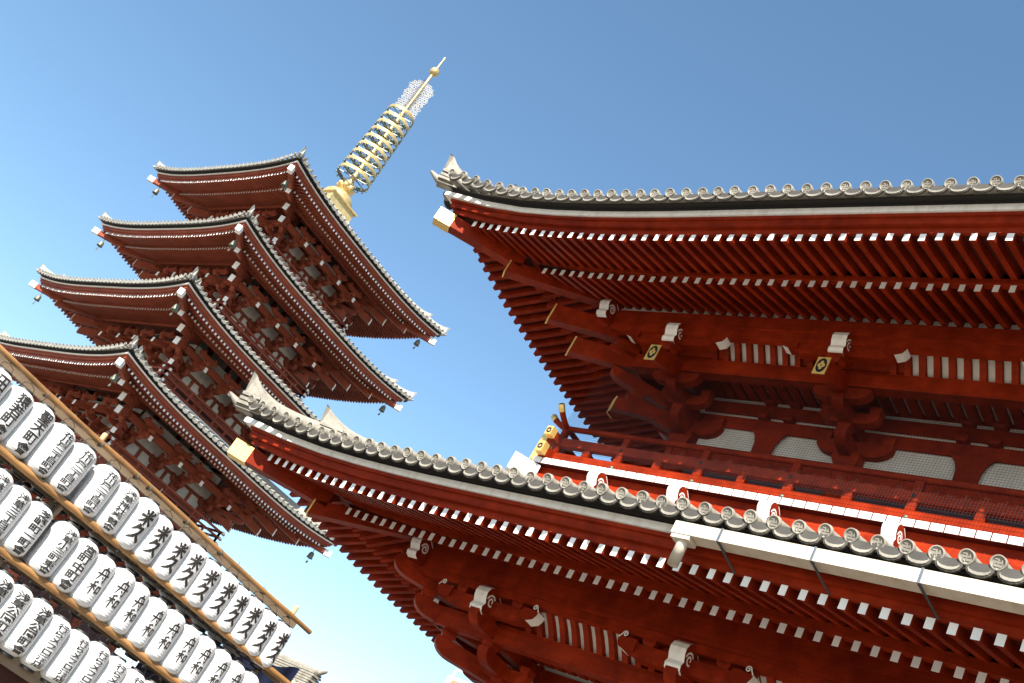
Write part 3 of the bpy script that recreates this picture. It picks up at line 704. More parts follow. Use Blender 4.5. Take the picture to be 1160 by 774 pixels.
# bird net hung from the carrying beam to the railing --------------------------
mb = MB(); y0_, y1_ = 16.02, 16.02; z0_, z1_ = 11.02, 13.82
yb = lambda z: 16.02 + (z - z0_) / (z1_ - z0_) * .58
t = .0016; xs0, xs1 = -15.65, -2.0; st = .058
n_ = int((xs1 - xs0) / st)
for i in range(n_ + 1):
    x = xs0 + i * st; mb.hexa([(x - t, yb(z0_) - t, z0_), (x + t, yb(z0_) - t, z0_), (x + t, yb(z0_) + t, z0_), (x - t, yb(z0_) + t, z0_), (x - t, yb(z1_) - t, z1_), (x + t, yb(z1_) - t, z1_), (x + t, yb(z1_) + t, z1_), (x - t, yb(z1_) + t, z1_)])
n_ = int((z1_ - z0_) / st)
for i in range(n_ + 1):
    z = z0_ + i * st; mb.box(((xs0 + xs1) / 2, yb(z) + .004, z), (xs1 - xs0, .0032, .0032))
mb.build('bird_net', [NETM], gate)
# rain gutter on the lower eave -------------------------------------------------
gx0 = -8.93; sections = [(-8.93, -8.17), (-8.16, -6.78), (-6.77, -5.375), (-5.365, -3.97), (-3.96, -2.55), (-2.54, -1.15)]
gut = None
for i, (xa, xb) in enumerate(sections):
    mb = MB(); prof = [(12.17, 7.735), (12.17, 7.925), (12.20, 7.925), (12.20, 7.75), (12.42, 7.75), (12.42, 7.925), (12.44, 7.925), (12.44, 7.735)]
    vs = [(xa, y, z) for y, z in prof] + [(xb, y, z) for y, z in prof]; m_ = len(prof)
    mb.add(vs, [(j, (j + 1) % m_, m_ + (j + 1) % m_, m_ + j) for j in range(m_)])
    if i == 0: mb.box((xa + .004, 12.305, 7.83), (.008, .26, .18))
    o = mb.build('rain_gutter', [GUTTER], gate)
    if gut is None: gut = o
    if i < 5:
        mb = MB(); mb.box((xb + .005, 12.164, 7.83), (.035, .012, .21)); mb.box((xb + .005, 12.30, 7.728), (.035, .28, .012)); mb.build('gutter_joint', [STEEL], o)
        mb = MB(); mb.tube([(xb + .01, 12.18, 7.73), (xb + .22, 12.55, 7.50)], .016, 6); mb.build('gutter_rod', [ROD], o)
mb = MB(); mb.box((-8.76, 12.30, 7.70), (.30, .24, .06)); mb.lathe((-8.755, 12.30, 7.30), [(0, .02), (.075, .02), (.082, 0), (.082, .38)], 20); mb.build('downspout', [GUTTER], gut)

# ================================================================== the pagoda
PX, PY = -59.965, 32.54
pag = thing('pagoda', 'five-storey red pagoda with white-edged eaves and a gilded ringed spire', 'pagoda', (PX, PY, 0))
PM = (P_RED, P_BOARD, P_WHITE, P_TILE, P_TILE)
levels = [(5, 7.25, 31.25, 2.6), (4, 7.59, 26.22, 2.85), (3, 8.12, 21.17, 3.1), (2, 8.45, 16.26, 3.4), (1, 8.6, 10.0, 3.7)]
ind = {2: (58, 50), 3: (42, 50)}
for lv, w, zf, ww in levels:
    R_ = Ring(PX - w, PX + w, PY - w, PY + w); E_ = Eave(R_, zf, .47, 7.0, .12)
    top = lv == 5
    wo = w - ww
    p = 1.95
    roof = make_roof(pag, 'pagoda_roof', E_, .262, .2, PM, w - (1.1 if top else 3.6),   .34 if top else .22, .042 if top else .02, .40, disc_r=.078, rsc=.72, rw=.115, rh=.125, base_o=1.15, base_in=3.0,
                     n_ind=ind.get(lv, (0, 0)), individual_side=1, cap_mat=P_WHITE, purlin=(wo - p - .1, wo - p + .14, .18 + .3 * (wo - p - 1.35), .43 + .3 * (wo - p - 1.35), .02 + .3 * (wo - p - 1.35)), bsl=.30, zb=.10, full_disc=False)
    zn = zf + .05
    cc = [wo + .12 - .0, wo + ww - .88, wo + ww + .88, wo + 2 * ww - .12]
    cols = [cc] * 4
    ws = storey(pag, E_, wo, cols, zn, p, zf - 4.6 if lv == 2 else zf - 3.6 if lv > 1 else 5.0, (P_RED, P_WHITE, PLASTER), True, True, True, 'storey_wall')
    for k in range(4):
        L, w_ = ws[k]
        for c in cc:
            L2 = Loc(L.p(c, 0, 0), L.U, L.O)
            b_ = bracket(L2, p, zn, pag, True, False, [P_RED, P_WHITE], us=.62)
            mb = MB(); lbox(mb, L2, -.10, .10, p + .36, p + .39, zn - .94, zn - .66); mb.build('tail_rafter_end', [P_WHITE], b_)
        if k in (0, 1):
            for i in range(3):      # bell-shaped white panels between the columns
                pass
    for k in range(4): diag_bracket(E_, k, wo, zn, pag, p, True, [P_RED, P_WHITE, P_WHITE], True)
    # balcony
    if lv > 1:
        rz = zf - 2.62; rw_ = ww + 1.2
        B_ = Ring(PX - rw_, PX + rw_, PY - rw_, PY + rw_); BE_ = Eave(B_, 0, 0)
        mb = MB(); BE_.sweep(mb, [(-.06, rz - .10), (-.06, rz), (1.2, rz), (1.2, rz - .10)], n=1); fl = mb.build('pagoda_balcony', [P_WHITE], pag)
        mb = MB(); BE_.sweep(mb, [(.06, rz - .6), (.06, rz - .105), (.4, rz - .105), (.4, rz - .6)], n=1); mb.build('balcony_beam', [P_RED], fl)
        for k in range(4):
            Lk = B_.L(k)
            for z, h in ((rz + .10, .15), (rz + .47, .11), (rz + .80, .12)):
                mb = MB(); mb.bar(B_.P(k, -.22, .06, z + .006 * (k % 2)), B_.P(k, Lk + .22, .06, z + .006 * (k % 2)), .12, h)
                o = mb.build('rail', [P_RED], fl)
                mb = MB()
                for a in (-.25, Lk + .25): mb.box(B_.P(k, a, .06, z + .006 * (k % 2)), (.07 if k % 2 == 0 else .14, .14 if k % 2 == 0 else .07, h + .02))
                mb.build('rail_end', [P_WHITE], o)
            n_ = 8
            for i in range(n_ + 1):
                mb = MB(); a = .06 + (Lk - .12) * i / n_; hh = .80 if i % 2 == 0 else .47
                mb.box(B_.P(k, a, .06, rz + hh / 2), (.11, .11, hh)); mb.build('rail_post', [P_RED], fl)
mb = MB(); mb.box((PX, PY, 2.5), (13, 13, 5.0)); mb.build('podium', [PLASTER], pag)
# spire
sp = MB()
def sq(mb, z0, z1, w0, w1, mat=0): mb.hexa([(PX - w0, PY - w0, z0), (PX + w0, PY - w0, z0), (PX + w0, PY + w0, z0), (PX - w0, PY + w0, z0), (PX - w1, PY - w1, z1), (PX + w1, PY - w1, z1), (PX + w1, PY + w1, z1), (PX - w1, PY + w1, z1)], mat)
sp.tube([(PX, PY, 37), (PX, PY, 45.5), (PX, PY, 49.7)], [.16, .13, .10], 12); sp.tube([(PX, PY, 50.3), (PX, PY, 51.2), (PX, PY, 51.55)], [.075, .06, .10], 10)
spire = sp.build('spire_shaft', [GOLDP], pag)
mb = MB(); sq(mb, 35.2, 36.60, 1.12, 1.12); sq(mb, 36.60, 36.65, 1.14, 1.24); sq(mb, 36.65, 36.76, 1.26, 1.26); mb.build('dew_basin', [GOLDP], spire)
mb = MB(); mb.lathe((PX, PY, 36.76), [(1.12, 0), (1.13, .2), (1.06, .45), (.88, .68), (.62, .84), (.4, .92), (0, .95)], 28); mb.build('spire_dome', [GOLDP], spire)
mb = MB(); mb.lathe((PX, PY, 37.66), [(.34, 0), (.42, .10), (.56, .30), (.60, .38), (.5, .44), (.3, .42)], 24)
for i in range(8):
    a = i * PI / 4; c = Vector((PX + .52 * math.cos(a), PY + .52 * math.sin(a), 38.08)); mb.lathe(c, [(0, -.18), (.15, -.10), (.2, .05), (.14, .17), (0, .22)], 10)
mb.lathe((PX, PY, 38.2), [(.2, 0), (.34, .15), (.34, .35), (.18, .55)], 16); mb.build('lotus_cup', [GOLDP], spire)
BREST = []
for i in range(9):
    z = 39.16 + i * .765; R0 = 1.24 - .024 * i; hh = .26
    mb = MB(); n_ = 40
    mb.lathe((PX, PY, z), [(R0, -hh / 2), (R0 + .015, 0), (R0, hh / 2), (R0 - .05, hh / 2), (R0 - .05, -hh / 2), (R0, -hh / 2)], n_, mats=[0, 0, 0, 1, 1])  # inner and under faces in dark bronze, shade inside the ring put into colour
    for j in range(8):
        a = j * PI / 4; mb.bar((PX + .2 * math.cos(a), PY + .2 * math.sin(a), z), (PX + (R0 - .05) * math.cos(a), PY + (R0 - .05) * math.sin(a), z), .04, .06, 1)
    mb.lathe((PX, PY, z), [(.15, -.30), (.20, -.2), (.20, .2), (.15, .30)], 14)
    mb.build('spire_ring', [GOLDP, BRONZE], spire)
    rest = MB()
    for j in range(16):
        a = j * PI / 8; c = Vector((PX + (R0 - .02) * math.cos(a), PY + (R0 - .02) * math.sin(a), z - hh / 2 - .10))
        if i < 6:
            if i == 0 and j == 0:
                mb = MB(); mb.lathe((0, 0, 0), [(0, .1), (.03, .08), (.055, -.06), (0, -.06)], 6); ob = mb.build('b', [BRONZE], None, origin=(0, 0, 0)); BELLM = ob.data; bpy.data.objects.remove(ob)
            place('ring_bell', BELLM, c, spire)
        else: BREST.append(c)
mb = MB()
for c in BREST: mb.lathe(c, [(0, .1), (.03, .08), (.055, -.06), (0, -.06)], 6)
stuff(mb.build('ring_bell', [BRONZE], spire))
# openwork flame vane: four pierced leaves
for q in range(4):
    a = q * PI / 2 + PI / 4; X = Vector((math.cos(a), math.sin(a), 0)); N_ = Vector((-math.sin(a), math.cos(a), 0)); mb = MB()
    rng = random.Random(3)
    for i in range(17):
        for j in range(6):
            u = .14 + j * .165 + (i % 2) * .08 + rng.uniform(-.03, .03); z = 45.75 + i * .185 + rng.uniform(-.03, .03)
            lim = .93 if z < 48.3 else .93 - (z - 48.3) * .8
            if u > lim - .05: continue
            r0 = rng.uniform(.055, .095); w_ = .019; n_ = 8; c = Vector((PX, PY, z)) + X * u
            ri = [c + X * r0 * math.cos(2 * PI * k / n_) + Vector((0, 0, r0 * math.sin(2 * PI * k / n_))) for k in range(n_)]
            ro = [c + X * (r0 + w_) * math.cos(2 * PI * k / n_) + Vector((0, 0, (r0 + w_) * math.sin(2 * PI * k / n_))) for k in range(n_)]
            th = N_ * .012
            mb.add([v + th for v in ri + ro], [(k, (k + 1) % n_, n_ + (k + 1) % n_, n_ + k) for k in range(n_)]); mb.add([v - th for v in ri + ro], [(k, (k + 1) % n_, n_ + (k + 1) % n_, n_ + k) for k in range(n_)])
    mb.build('flame_vane', [LACE], spire)
mb = MB(); mb.lathe((PX, PY, 50.02), [(0, -.36), (.2, -.31), (.34, -.12), (.35, .05), (.26, .24), (.1, .36), (.05, .55)], 20); mb.build('spire_ball', [GOLDP], spire)
# wind bells at the eave corners
cn = {0: 'left', 1: 'near', 2: 'right'}
bell = None
for lv, w, zf, ww in levels[:4]:
    for k in (0, 1, 2):
        if (lv, k) in ((2, 0), (3, 2)): continue
        R_ = Ring(PX - w, PX + w, PY - w, PY + w); c = R_.corner(k, .30, zf + .18)
        nm = {5: 'topmost', 4: 'second', 3: 'third', 2: 'fourth'}[lv]
        lab = f"wind bell at the {cn[k]} corner of the pagoda's {nm} roof down"
        if lv == 5: lab = f"wind bell at the {cn[k]} corner of the pagoda's topmost roof"
        if bell is None:
            bell = thing('wind_bell', lab, 'wind bell', c, 'wind bells at the pagoda corners')
            mb = MB(); mb.lathe(c + Vector((0, 0, -.62)), [(.02, .34), (.10, .33), (.15, .22), (.17, .04), (.20, -.04), (.16, -.04), (.12, .2)], 14); mb.build('bell_body', [BRONZE], bell)
            mb = MB(); mb.tube([c, c + Vector((0, 0, -.3))], .02, 6); mb.build('bell_hook', [BRONZE], bell)
            mb = MB(); mb.tube([c + Vector((0, 0, -.5)), c + Vector((0, 0, -.86))], .012, 5); mb.box(c + Vector((0, 0, -.92)), (.16, .02, .14)); mb.build('bell_clapper', [BRONZE], bell)
        else:
            b2 = bell.copy(); C.objects.link(b2); b2.location = c; b2['label'] = lab
            for ch in bell.children:
                d = ch.copy(); C.objects.link(d); d.parent = b2

# ================================================================== lanterns
def font_glyph(ch, bold=.012):
    cu = bpy.data.curves.new('g', 'FONT'); cu.body = ch; cu.size = 1; cu.align_x = 'CENTER'; cu.align_y = 'CENTER'; cu.offset = bold; cu.resolution_u = 3
    o = bpy.data.objects.new('g', cu); C.objects.link(o)
    dg = bpy.context.evaluated_depsgraph_get(); me = bpy.data.meshes.new_from_object(o.evaluated_get(dg))
    bpy.data.objects.remove(o); bpy.data.curves.remove(cu)
    bm = bmesh.new(); bm.from_mesh(me); bpy.data.meshes.remove(me)
    if bm.verts:
        xs = [v.co.x for v in bm.verts]; ys = [v.co.y for v in bm.verts]; cx, cy = (min(xs) + max(xs)) / 2, (min(ys) + max(ys)) / 2
        for v in bm.verts: v.co.x -= cx; v.co.y -= cy
    return bm
def brush_glyph(strokes):
    bm = bmesh.new()
    for st in strokes:
        pts = [Vector((x, y, 0)) for x, y, w in st]; ws = [w for x, y, w in st]
        # refine
        P = []; W = []
        for i in range(len(pts) - 1):
            for j in range(5):
                t_ = j / 5; P.append(pts[i].lerp(pts[i + 1], t_)); W.append(ws[i] * (1 - t_) + ws[i + 1] * t_)
        P.append(pts[-1]); W.append(ws[-1])
        prev = None
        for i in range(len(P)):
            d = (P[min(i + 1, len(P) - 1)] - P[max(i - 1, 0)]).normalized(); nrm = Vector((-d.y, d.x, 0)) * W[i] * .66 * (1 + .12 * math.sin(i * 1.9))
            a = bm.verts.new(P[i] + nrm); b_ = bm.verts.new(P[i] - nrm)
            if prev: bm.faces.new((prev[0], prev[1], b_, a))
            prev = (a, b_)
    return bm
W1 = .15
BR_A = [[(-.30, .42, .09), (-.13, .17, .15)], [(.36, .46, .15), (.12, .18, .08)], [(-.48, .0, .13), (.05, .05, .11), (.47, .10, .14)], [(.02, .52, .15), (.0, .0, .13), (.0, -.5, .12)], [(-.04, .0, .10), (-.22, -.28, .12), (-.46, -.44, .05)], [(.05, .02, .08), (.25, -.22, .13), (.50, -.36, .15)]]
BR_B = [[(-.08, .52, .17), (-.22, .25, .14), (-.44, .02, .06)], [(-.16, .30, .12), (.26, .34, .15), (.08, -.08, .15), (-.14, -.32, .13), (-.46, -.52, .06)], [(.02, -.04, .08), (.2, -.30, .15), (.50, -.50, .17)]]
BR_C = [[(.04, .55, .12), (-.10, .36, .05)], [(-.22, .34, .09), (-.23, -.05, .09), (-.40, -.50, .04)], [(-.22, .35, .08), (.26, .37, .09), (.25, -.1, .10), (.24, -.48, .09), (.12, -.40, .04)], [(-.52, -.03, .08), (0, .0, .07), (.52, .06, .10)], [(-.02, .24, .06), (.07, .12, .09)], [(-.02, -.12, .06), (.07, -.26, .09)]]
BR_D = [[(-.04, .48, .10), (-.36, .36, .04)], [(-.52, .12, .07), (-.02, .19, .09)], [(-.26, .40, .08), (-.26, .0, .09), (-.26, -.5, .07)], [(-.28, .12, .07), (-.54, -.22, .04)], [(-.22, .10, .05), (-.02, -.08, .10)], [(.13, .20, .08), (.13, -.28, .09)], [(.13, .20, .07), (.46, .22, .09), (.43, -.26, .08)], [(.13, -.20, .06), (.44, -.19, .07)]]
GLY = {}
def glyph(key):
    if key not in GLY:
        if key[0] == 'brush': GLY[key] = brush_glyph(key_strokes[key[1]])
        else: GLY[key] = font_glyph(key[1], key[0])
    return GLY[key]
key_strokes = {'A': BR_A, 'B': BR_B, 'C': BR_C, 'D': BR_D}
LH = .66; LR_ = .181
def prof_r(z):
    """body radius at height z (0 mid)"""
    t = abs(z) / (LH / 2)
    return LR_ * (1 - .03 * t * t) if t < .74 else LR_ * (.983 - .44 * ((t - .74) / .26) ** 2.2)
def writing_mesh(name, chars, height, width, z0, bold):
    """chars top to bottom wrapped on the body, centred on +X"""
    out = bmesh.new(); n_ = len(chars); ch_h = height / n_
    for i, c in enumerate(chars):
        key = c if isinstance(c, tuple) else (bold, c)
        bm = glyph(key).copy()
        sx = width; sy = ch_h * (.98 if isinstance(c, tuple) else 1.04)
        for v in bm.verts: v.co = Vector((v.co.x * sx, v.co.y * sy + z0 + height / 2 - ch_h * (i + .5), 0))
        for k in range(-8, 9):
            bmesh.ops.bisect_plane(bm, geom=bm.verts[:] + bm.edges[:] + bm.faces[:], plane_co=(k * .02, 0, 0), plane_no=(1, 0, 0))
        for v in bm.verts:
            r0 = prof_r(v.co.y) + .0035; th = v.co.x / LR_
            v.co = Vector((r0 * math.cos(th), r0 * math.sin(th), v.co.y))
        me = bpy.data.meshes.new('t'); bm.to_mesh(me); out.from_mesh(me); bpy.data.meshes.remove(me); bm.free()
    me = bpy.data.meshes.new(name); out.to_mesh(me); out.free(); me.materials.append(INK); return me
WR = {}
def writing(kind):
    if kind in WR: return WR[kind]
    k, txt = kind
    if k == 'brush1': me = writing_mesh('brush_writing', [('brush', 'A'), ('brush', 'B')], .42, .20, .02, 0)
    elif k == 'brush2': me = writing_mesh('brush_writing', [('brush', 'C'), ('brush', 'D')], .38, .165, .02, 0)
    elif k == 'bold': me = writing_mesh('bold_writing', list(txt), .57, .185, -.005, .022)
    else: me = writing_mesh('thin_writing', list(txt), .57, .165, -.005, .014)
    WR[kind] = me; return me
mb = MB(); prof = []
for i in range(25):
    z = -LH / 2 + LH * i / 24; prof.append((prof_r(z), z))
mb.lathe((0, 0, 0), prof, 32); ob = mb.build('lantern_body', [LAN], None, origin=(0, 0, 0)); BODY = ob.data; bpy.data.objects.remove(ob)
mb = MB(); mb.lathe((0, 0, 0), [(.098, -.012), (.102, 0), (.102, .035), (.092, .035), (.092, -.012), (.098, -.012)], 28); ob = mb.build('ring', [CAP], None, origin=(0, 0, 0)); RINGM = ob.data; bpy.data.objects.remove(ob)
mb = MB(); mb.lathe((0, 0, 0), [(.0, 0), (.091, 0), (.091, .012), (0, .012)], 24); ob = mb.build('plate', [NEWWOOD], None, origin=(0, 0, 0)); PLATE = ob.data; bpy.data.objects.remove(ob)
mb = MB(); mb.tube([(0, -.098, 0), (0, -.075, .07), (0, 0, .10), (0, .075, .07), (0, .098, 0)], .004, 5); mb.tube([(0, 0, .10), (0, 0, .19)], .005, 5); ob = mb.build('h', [CORD], None, origin=(0, 0, 0)); HANDLE = ob.data; bpy.data.objects.remove(ob)
RX = -13.0
first = {}
def lantern(y, zc, kind, label, group):
    tilt = random.uniform(-.02, .02); y = y + .085 * (10.47 - y) / 4.9
    if kind in first:
        src = first[kind]; o = src.copy(); C.objects.link(o); o.location = (RX, y, zc - LH / 2 - .02)
        for ch in src.children:
            d = ch.copy(); C.objects.link(d); d.parent = o
    else:
        o = place('paper_lantern', None, (RX, y, zc - LH / 2 - .02)); first[kind] = o
        for nm, me, dz in (('lantern_body', BODY, 0), ('writing', writing(kind), 0), ('lantern_ring', RINGM, LH / 2 - .01), ('lantern_ring', RINGM, -LH / 2 - .024), ('base_plate', PLATE, -LH / 2 - .018), ('wire_handle', HANDLE, LH / 2 + .02)):
            place(nm, me, (RX, y, zc + dz), o)
    o.rotation_euler = (tilt * 1.6, random.uniform(-.03, .03), random.uniform(-.12, .12)); o.scale = (random.uniform(.98, 1.02), random.uniform(.98, 1.02), random.uniform(.97, 1.03))
    tag(o, label, 'lantern', group)
ORD = ['first', 'second', 'third', 'fourth', 'fifth', 'sixth', 'seventh', 'eighth', 'ninth', 'tenth', 'eleventh', 'twelfth', 'thirteenth']
z1 = lambda y: 4.075 - .036 * (y - 5)
z2 = lambda y: 3.215 - .024 * (y - 5)
z3 = lambda y: 2.36 - .026 * (y - 5)
G1, G2, G3 = 'paper lanterns in the top row', 'paper lanterns in the middle row', 'paper lanterns in the bottom row'
# top row
lantern(4.90, z1(4.9), ('bold', '田町會'), 'white lantern cut by the left frame edge in the top row', G1)
lantern(5.25, z1(5.25), ('bold', '猿若町會'), 'second lantern from the left in the top row, heavy black writing', G1)
lantern(5.60, z1(5.6), ('bold', '聖天町會'), 'third lantern from the left in the top row, heavy black writing', G1)
for i, y in enumerate((5.97, 6.33, 6.79)):
    lantern(y, z1(y), ('thin', '花川戸二丁目町會'), f"white lantern with narrow writing, {('left','middle','right')[i]} of three alike in the top row", G1)
lantern(7.16, z1(7.16), ('thin', '浅草神社奉賛會'), 'top-row lantern with fine writing beside the first bold two-character one', G1)
for i, y in enumerate((7.50, 7.83, 8.20, 8.53, 8.86, 9.20, 9.51, 9.83, 10.15, 10.47)):
    lab = f"lantern with two bold brush characters, {ORD[9 - i]} from the right end of the top row" if i < 9 else 'lantern with two bold brush characters at the right end of the top row'
    lantern(y, z1(y), ('brush1', ''), lab, G1)
# middle row
lantern(5.68, z2(5.68), ('thin', '浅草新仲町會'), 'leftmost lantern of the middle row, cut by the frame edge', G2)
lantern(6.02, z2(6.02), ('thin', '浅草三丁目東'), 'second lantern of the middle row, narrow writing', G2)
lantern(6.36, z2(6.36), ('bold', '芝崎町一町會'), 'middle-row lantern with heavy writing just left of the wooden post', G2)
lantern(6.80, z2(6.80), ('thin', '浅草小三町東會'), 'middle-row lantern with fine writing just right of the wooden post', G2)
lantern(7.16, z2(7.16), ('bold', '宮町中町會'), 'middle-row lantern with heavy writing left of the first two-character one', G2)
for i, y in enumerate((7.50, 7.83, 8.16, 8.50, 8.84, 9.18, 9.50, 9.83, 10.15, 10.47)):
    lab = f"middle-row lantern with two slender brush characters, {ORD[i]} of these from the left"
    lantern(y, z2(y), ('brush2', ''), lab, G2)
# bottom row
lantern(6.50, z3(6.5), ('bold', '浅草公園町會'), 'leftmost lantern of the bottom row, heavy writing cut by the frame', G3)
lantern(6.83, z3(6.83), ('bold', '浅草公園町會'), 'second lantern from the left in the bottom row, heavy writing', G3)
lantern(7.16, z3(7.16), ('bold', '浅草公園町會'), 'third lantern in the bottom row, heavy writing, beside the thin-lettered ones', G3)
for i, y in enumerate((7.50, 7.84, 8.18, 8.50, 8.83, 9.16, 9.49)):
    lantern(y, z3(y), ('thin', '行らメフロ酒店'), f"bottom-row lantern with thin spidery writing, {ORD[i]} of these from the left", G3)

# rear side of the rack: the backs of a second set of lanterns
def rear(y, zc):
    src = first[('rear', '')] if ('rear', '') in first else None
    if src is None:
        o = place('paper_lantern', None, (RX - .42, y, zc - LH / 2)); first[('rear', '')] = o
        for nm, me, dz in (('lantern_body', BODY, 0), ('lantern_ring', RINGM, LH / 2 - .01), ('lantern_ring', RINGM, -LH / 2 - .024), ('base_plate', PLATE, -LH / 2 - .018), ('wire_handle', HANDLE, LH / 2 + .02)):
            place(nm, me, (RX - .42, y, zc + dz), o)
    else:
        o = src.copy(); C.objects.link(o); o.location = (RX - .42, y, zc - LH / 2)
        for ch in src.children: d = ch.copy(); C.objects.link(d); d.parent = o
    o.rotation_euler = (random.uniform(-.02, .02), 0, random.uniform(-.5, .5))
    tag(o, 'plain back of a white lantern hung on the rear side of the rack', 'lantern', 'lanterns on the rear side of the rack')
for zf_, y0_ in ((z1, 5.45), (z2, 5.85), (z3, 6.6)):
    for i in range(15):
        y = y0_ + .345 * i
        if y < 10.4: rear(y, zf_(y) - .03)

# ---- bamboo rack ------------------------------------------------------------
rack = thing('lantern_rack', 'tall bamboo and plank rack carrying three rows of white lanterns', 'rack', (RX, 8, 0))
def bamboo(x, y0, z0, y1, z1_, r, name='bamboo_rail'):
    mb = MB(); pts = []; rs = []; n_ = 26
    for i in range(n_ + 1):
        t_ = i / n_; pts.append((x + .012 * math.sin(t_ * 9), y0 + (y1 - y0) * t_, z0 + (z1_ - z0) * t_ + .008 * math.sin(t_ * 14))); rs.append(r * (1 + (.10 if i % 4 == 0 else 0)))
    mb.tube(pts, rs, 10); return mb.build(name, [BAMBOO], rack)
bamboo(RX + .02, 3.5, 4.60, 10.95, 4.345, .036)
for (za, zb_) in ((3.735, 3.585), (2.875, 2.74)):
    bamboo(RX + .09, 3.5, za, 11.2, zb_ - .0, .043); bamboo(RX - .06, 3.5, za + .03, 11.0, zb_ + .03, .040)
    mb = MB(); mb.bar((RX - .13, 3.5, za + .02), (RX - .13, 11.1, zb_ + .02), .05, .14); mb.build('rack_plank', [PLANK], rack)
mb = MB(); mb.bar((RX - .12, 3.5, 4.56), (RX - .12, 10.75, 4.31), .05, .09); mb.build('rack_plank', [PLANK], rack)
mb = MB(); mb.bar((RX - .02, 3.5, 1.99), (RX - .02, 11.1, 1.86), .05, .17); mb.build('rack_plank', [PLANK], rack)
for y in (4.2, 6.56, 10.62):
    mb = MB(); mb.box((RX - .14, y, 2.2), (.055, .06, 4.4)); mb.build('rack_post', [PLANK], rack)
    mb = MB(); mb.lathe((RX - .14, y, 4.42 if y < 9 else 4.33), [(.034, 0), (.036, .21), (.030, .23), (0, .235)], 12); mb.build('post_top', [NEWWOOD], rack)
mb = MB(); mb.bar((RX - .02, 6.5, 2.86), (RX - .02, 6.62, 3.62), .10, .05); mb.build('rack_brace', [PLANK], rack)
for (za, zb_) in ((4.56, 4.32), (3.70, 3.55), (2.84, 2.70)):
    for i in range(9):
        t_ = (i + random.uniform(.1, .9)) / 9; y = 4.6 + 6.1 * t_
        mb = MB(); mb.lathe((RX + .02, y - .02, za + (zb_ - za) * (y - 3.5) / 7.4 + .02), [(.045, 0), (.047, .02), (.045, .04)], 10, 0, (0, 1, 0)); mb.build('cord_lashing', [CORD], rack)
mb = MB(); mb.box((RX - .5, 7.4, 1.2), (.05, 8, 1.3)); tag(mb.build('wooden_fence', [DARKRED]), 'dark red boarded fence low behind the lantern rack', 'fence')

# ---- navy tarpaulin and tiled hall behind the rack ---------------------------
mb = MB(); nx_, nz_ = 36, 12; vs = []
for i in range(nx_ + 1):
    for j in range(nz_ + 1):
        u, v = i / nx_, j / nz_; y = 9.5 + 2.5 * u; top = 3.40 + .62 * u ** 1.3
        vs.append((RX - .95 - .5 * v - .05 * math.sin(u * 34 + v * 2) * (.3 + v), y + .25 * v, top - 2.6 * v + .03 * math.sin(u * 21)))
mb.add(vs, [(i * (nz_ + 1) + j, i * (nz_ + 1) + j + 1, (i + 1) * (nz_ + 1) + j + 1, (i + 1) * (nz_ + 1) + j) for i in range(nx_) for j in range(nz_)], 0, True)
mb.add([(v[0] - .02, v[1], v[2]) for v in vs], [(i * (nz_ + 1) + j, (i + 1) * (nz_ + 1) + j, (i + 1) * (nz_ + 1) + j + 1, i * (nz_ + 1) + j + 1) for i in range(nx_) for j in range(nz_)], 0, True)
tag(mb.build('tarpaulin', [NAVY]), 'dark navy tarpaulin hanging in folds behind the lantern rack', 'tarpaulin')

hall = thing('tiled_hall', 'small hall with a grey tiled ridge peeping out below the last lanterns', 'hall', (-32.2, 27.5, 0))
mb = MB(); mb.box((-32.2, 27.5, 2.4), (2.2, 5, 4.8)); mb.build('hall_wall', [PLASTER], hall)
mb = MB()
for sgn in (-1, 1):
    mb.hexa([(-33.7, 27.5, 6.60), (-30.9, 27.5, 6.60), (-30.9, 27.5 + sgn * 4.2, 4.5), (-33.7, 27.5 + sgn * 4.2, 4.5), (-33.7, 27.5, 6.75), (-30.9, 27.5, 6.75), (-30.9, 27.5 + sgn * 4.2, 4.65), (-33.7, 27.5 + sgn * 4.2, 4.65)])
    for i in range(10): mb.tube([(-33.55 + i * .28, 27.5, 6.78), (-33.55 + i * .28, 27.5 + sgn * 4.2, 4.68)], .08, 6)
mb.build('hall_roof', [TILE], hall)
mb = MB()
for i in range(6): mb.box((-32.2, 27.5, 6.76 + i * .095), (2.5 - .1 * (i % 2), .56 - .03 * i, .07))
mb.tube([(-33.6, 27.5, 7.34), (-31.2, 27.5, 7.30), (-30.95, 27.5, 7.32), (-30.65, 27.5, 7.46)], [.12, .11, .10, .05], 10); mb.build('hall_ridge', [TILE], hall)

# ---- white building far off, glimpsed below the gate's eave --------------------
wb = thing('white_building', 'white multi-storey building glimpsed far below the gate eave corner', 'building', (-51.2, 62, 0))
mb = MB(); mb.box((-51.0, 62, 8.4), (5.8, 8, 16.8)); mb.build('building_wall', [WALLW], wb)
for fl in range(5):
    for i in range(3):
        mb = MB(); mb.box((-53.0 + i * 2, 57.98, 3 + fl * 3), (1.1, .08, 1.5)); f = mb.build('window', [WALLW], wb)
        mb = MB(); mb.box((-53.0 + i * 2, 57.93, 3 + fl * 3), (.9, .04, 1.3)); mb.build('pane', [GLASSD], f)
mb = MB(); mb.box((-53.0, 57.97, 16.3), (.7, .06, .5)); mb.build('ochre_panel', [OCHRE], wb)
for sx in (-53.7, -48.3):
    mb = MB(); mb.bar((sx, 58.2, 16.8), (sx, 58.2, 17.4), .1, .1); mb.build('roof_rail_post', [WALLW], wb)
mb = MB(); mb.bar((-53.7, 58.2, 17.35), (-48.3, 58.2, 17.35), .08, .08); mb.build('roof_rail', [WALLW], wb)

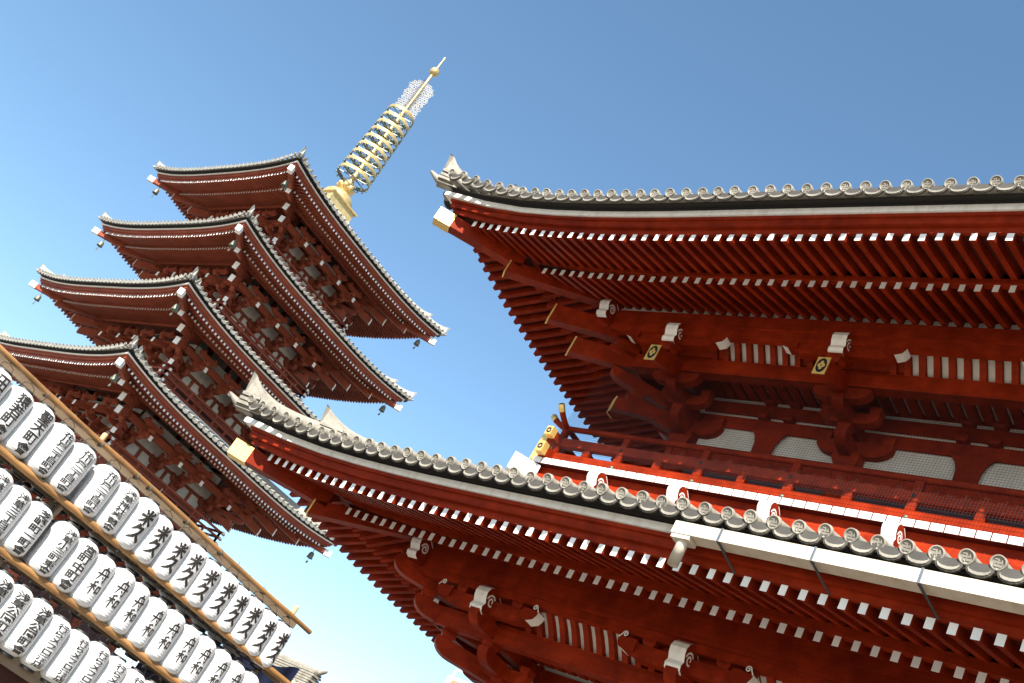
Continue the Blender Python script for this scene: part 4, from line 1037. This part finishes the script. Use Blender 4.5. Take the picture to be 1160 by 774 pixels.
# ================================================================== camera, light
r_ = Vector((0.73637257, 0.4869421, 0.46972633)); u_ = Vector((-0.05837161, -0.64595703, 0.76113879)); f_ = Vector((-0.67405355, 0.58790041, 0.44724144))
cam = bpy.data.cameras.new('camera'); co = bpy.data.objects.new('camera', cam); C.objects.link(co)
co.matrix_world = Matrix(((r_.x, u_.x, -f_.x, 0), (r_.y, u_.y, -f_.y, 0), (r_.z, u_.z, -f_.z, 1.6), (0, 0, 0, 1)))
cam.sensor_width = 36; cam.lens = 36 * 1281.97 / 1160; cam.clip_start = .05; cam.clip_end = 5000
scn.camera = co

SUN_EL, SUN_AZ = 42.0, 27.0          # azimuth measured from south towards east
el, az = math.radians(SUN_EL), math.radians(SUN_AZ)
to_sun = Vector((math.sin(az) * math.cos(el), -math.cos(az) * math.cos(el), math.sin(el)))
sun = bpy.data.lights.new('sun', 'SUN'); sun.energy = 5.0; sun.angle = math.radians(.5); sun.color = (1, .95, .87)
so = bpy.data.objects.new('sun', sun); C.objects.link(so); so.rotation_euler = to_sun.to_track_quat('Z', 'Y').to_euler(); so.location = (0, -20, 60)
w = bpy.data.worlds.new('World'); scn.world = w; w.use_nodes = True; nt = w.node_tree
sky = nt.nodes.new('ShaderNodeTexSky'); sky.sky_type = 'NISHITA'; sky.sun_disc = False
sky.sun_elevation = el; sky.sun_rotation = math.atan2(to_sun.x, to_sun.y); sky.altitude = 0; sky.air_density = .9; sky.dust_density = .35; sky.ozone_density = .6
bg = nt.nodes['Background']; hs = nt.nodes.new('ShaderNodeHueSaturation'); hs.inputs['Hue'].default_value = .491; hs.inputs['Saturation'].default_value = 1.09; nt.links.new(sky.outputs[0], hs.inputs['Color']); nt.links.new(hs.outputs[0], bg.inputs[0]); bg.inputs[1].default_value = .098
vs_ = scn.view_settings; scn.display_settings.display_device = 'sRGB'; vs_.view_transform = 'Standard'; vs_.look = 'None'; vs_.gamma = 1; vs_.exposure = 1.4; vs_.use_curve_mapping = False
scn.cycles.max_bounces = 8; scn.cycles.diffuse_bounces = 5; scn.cycles.use_denoising = True
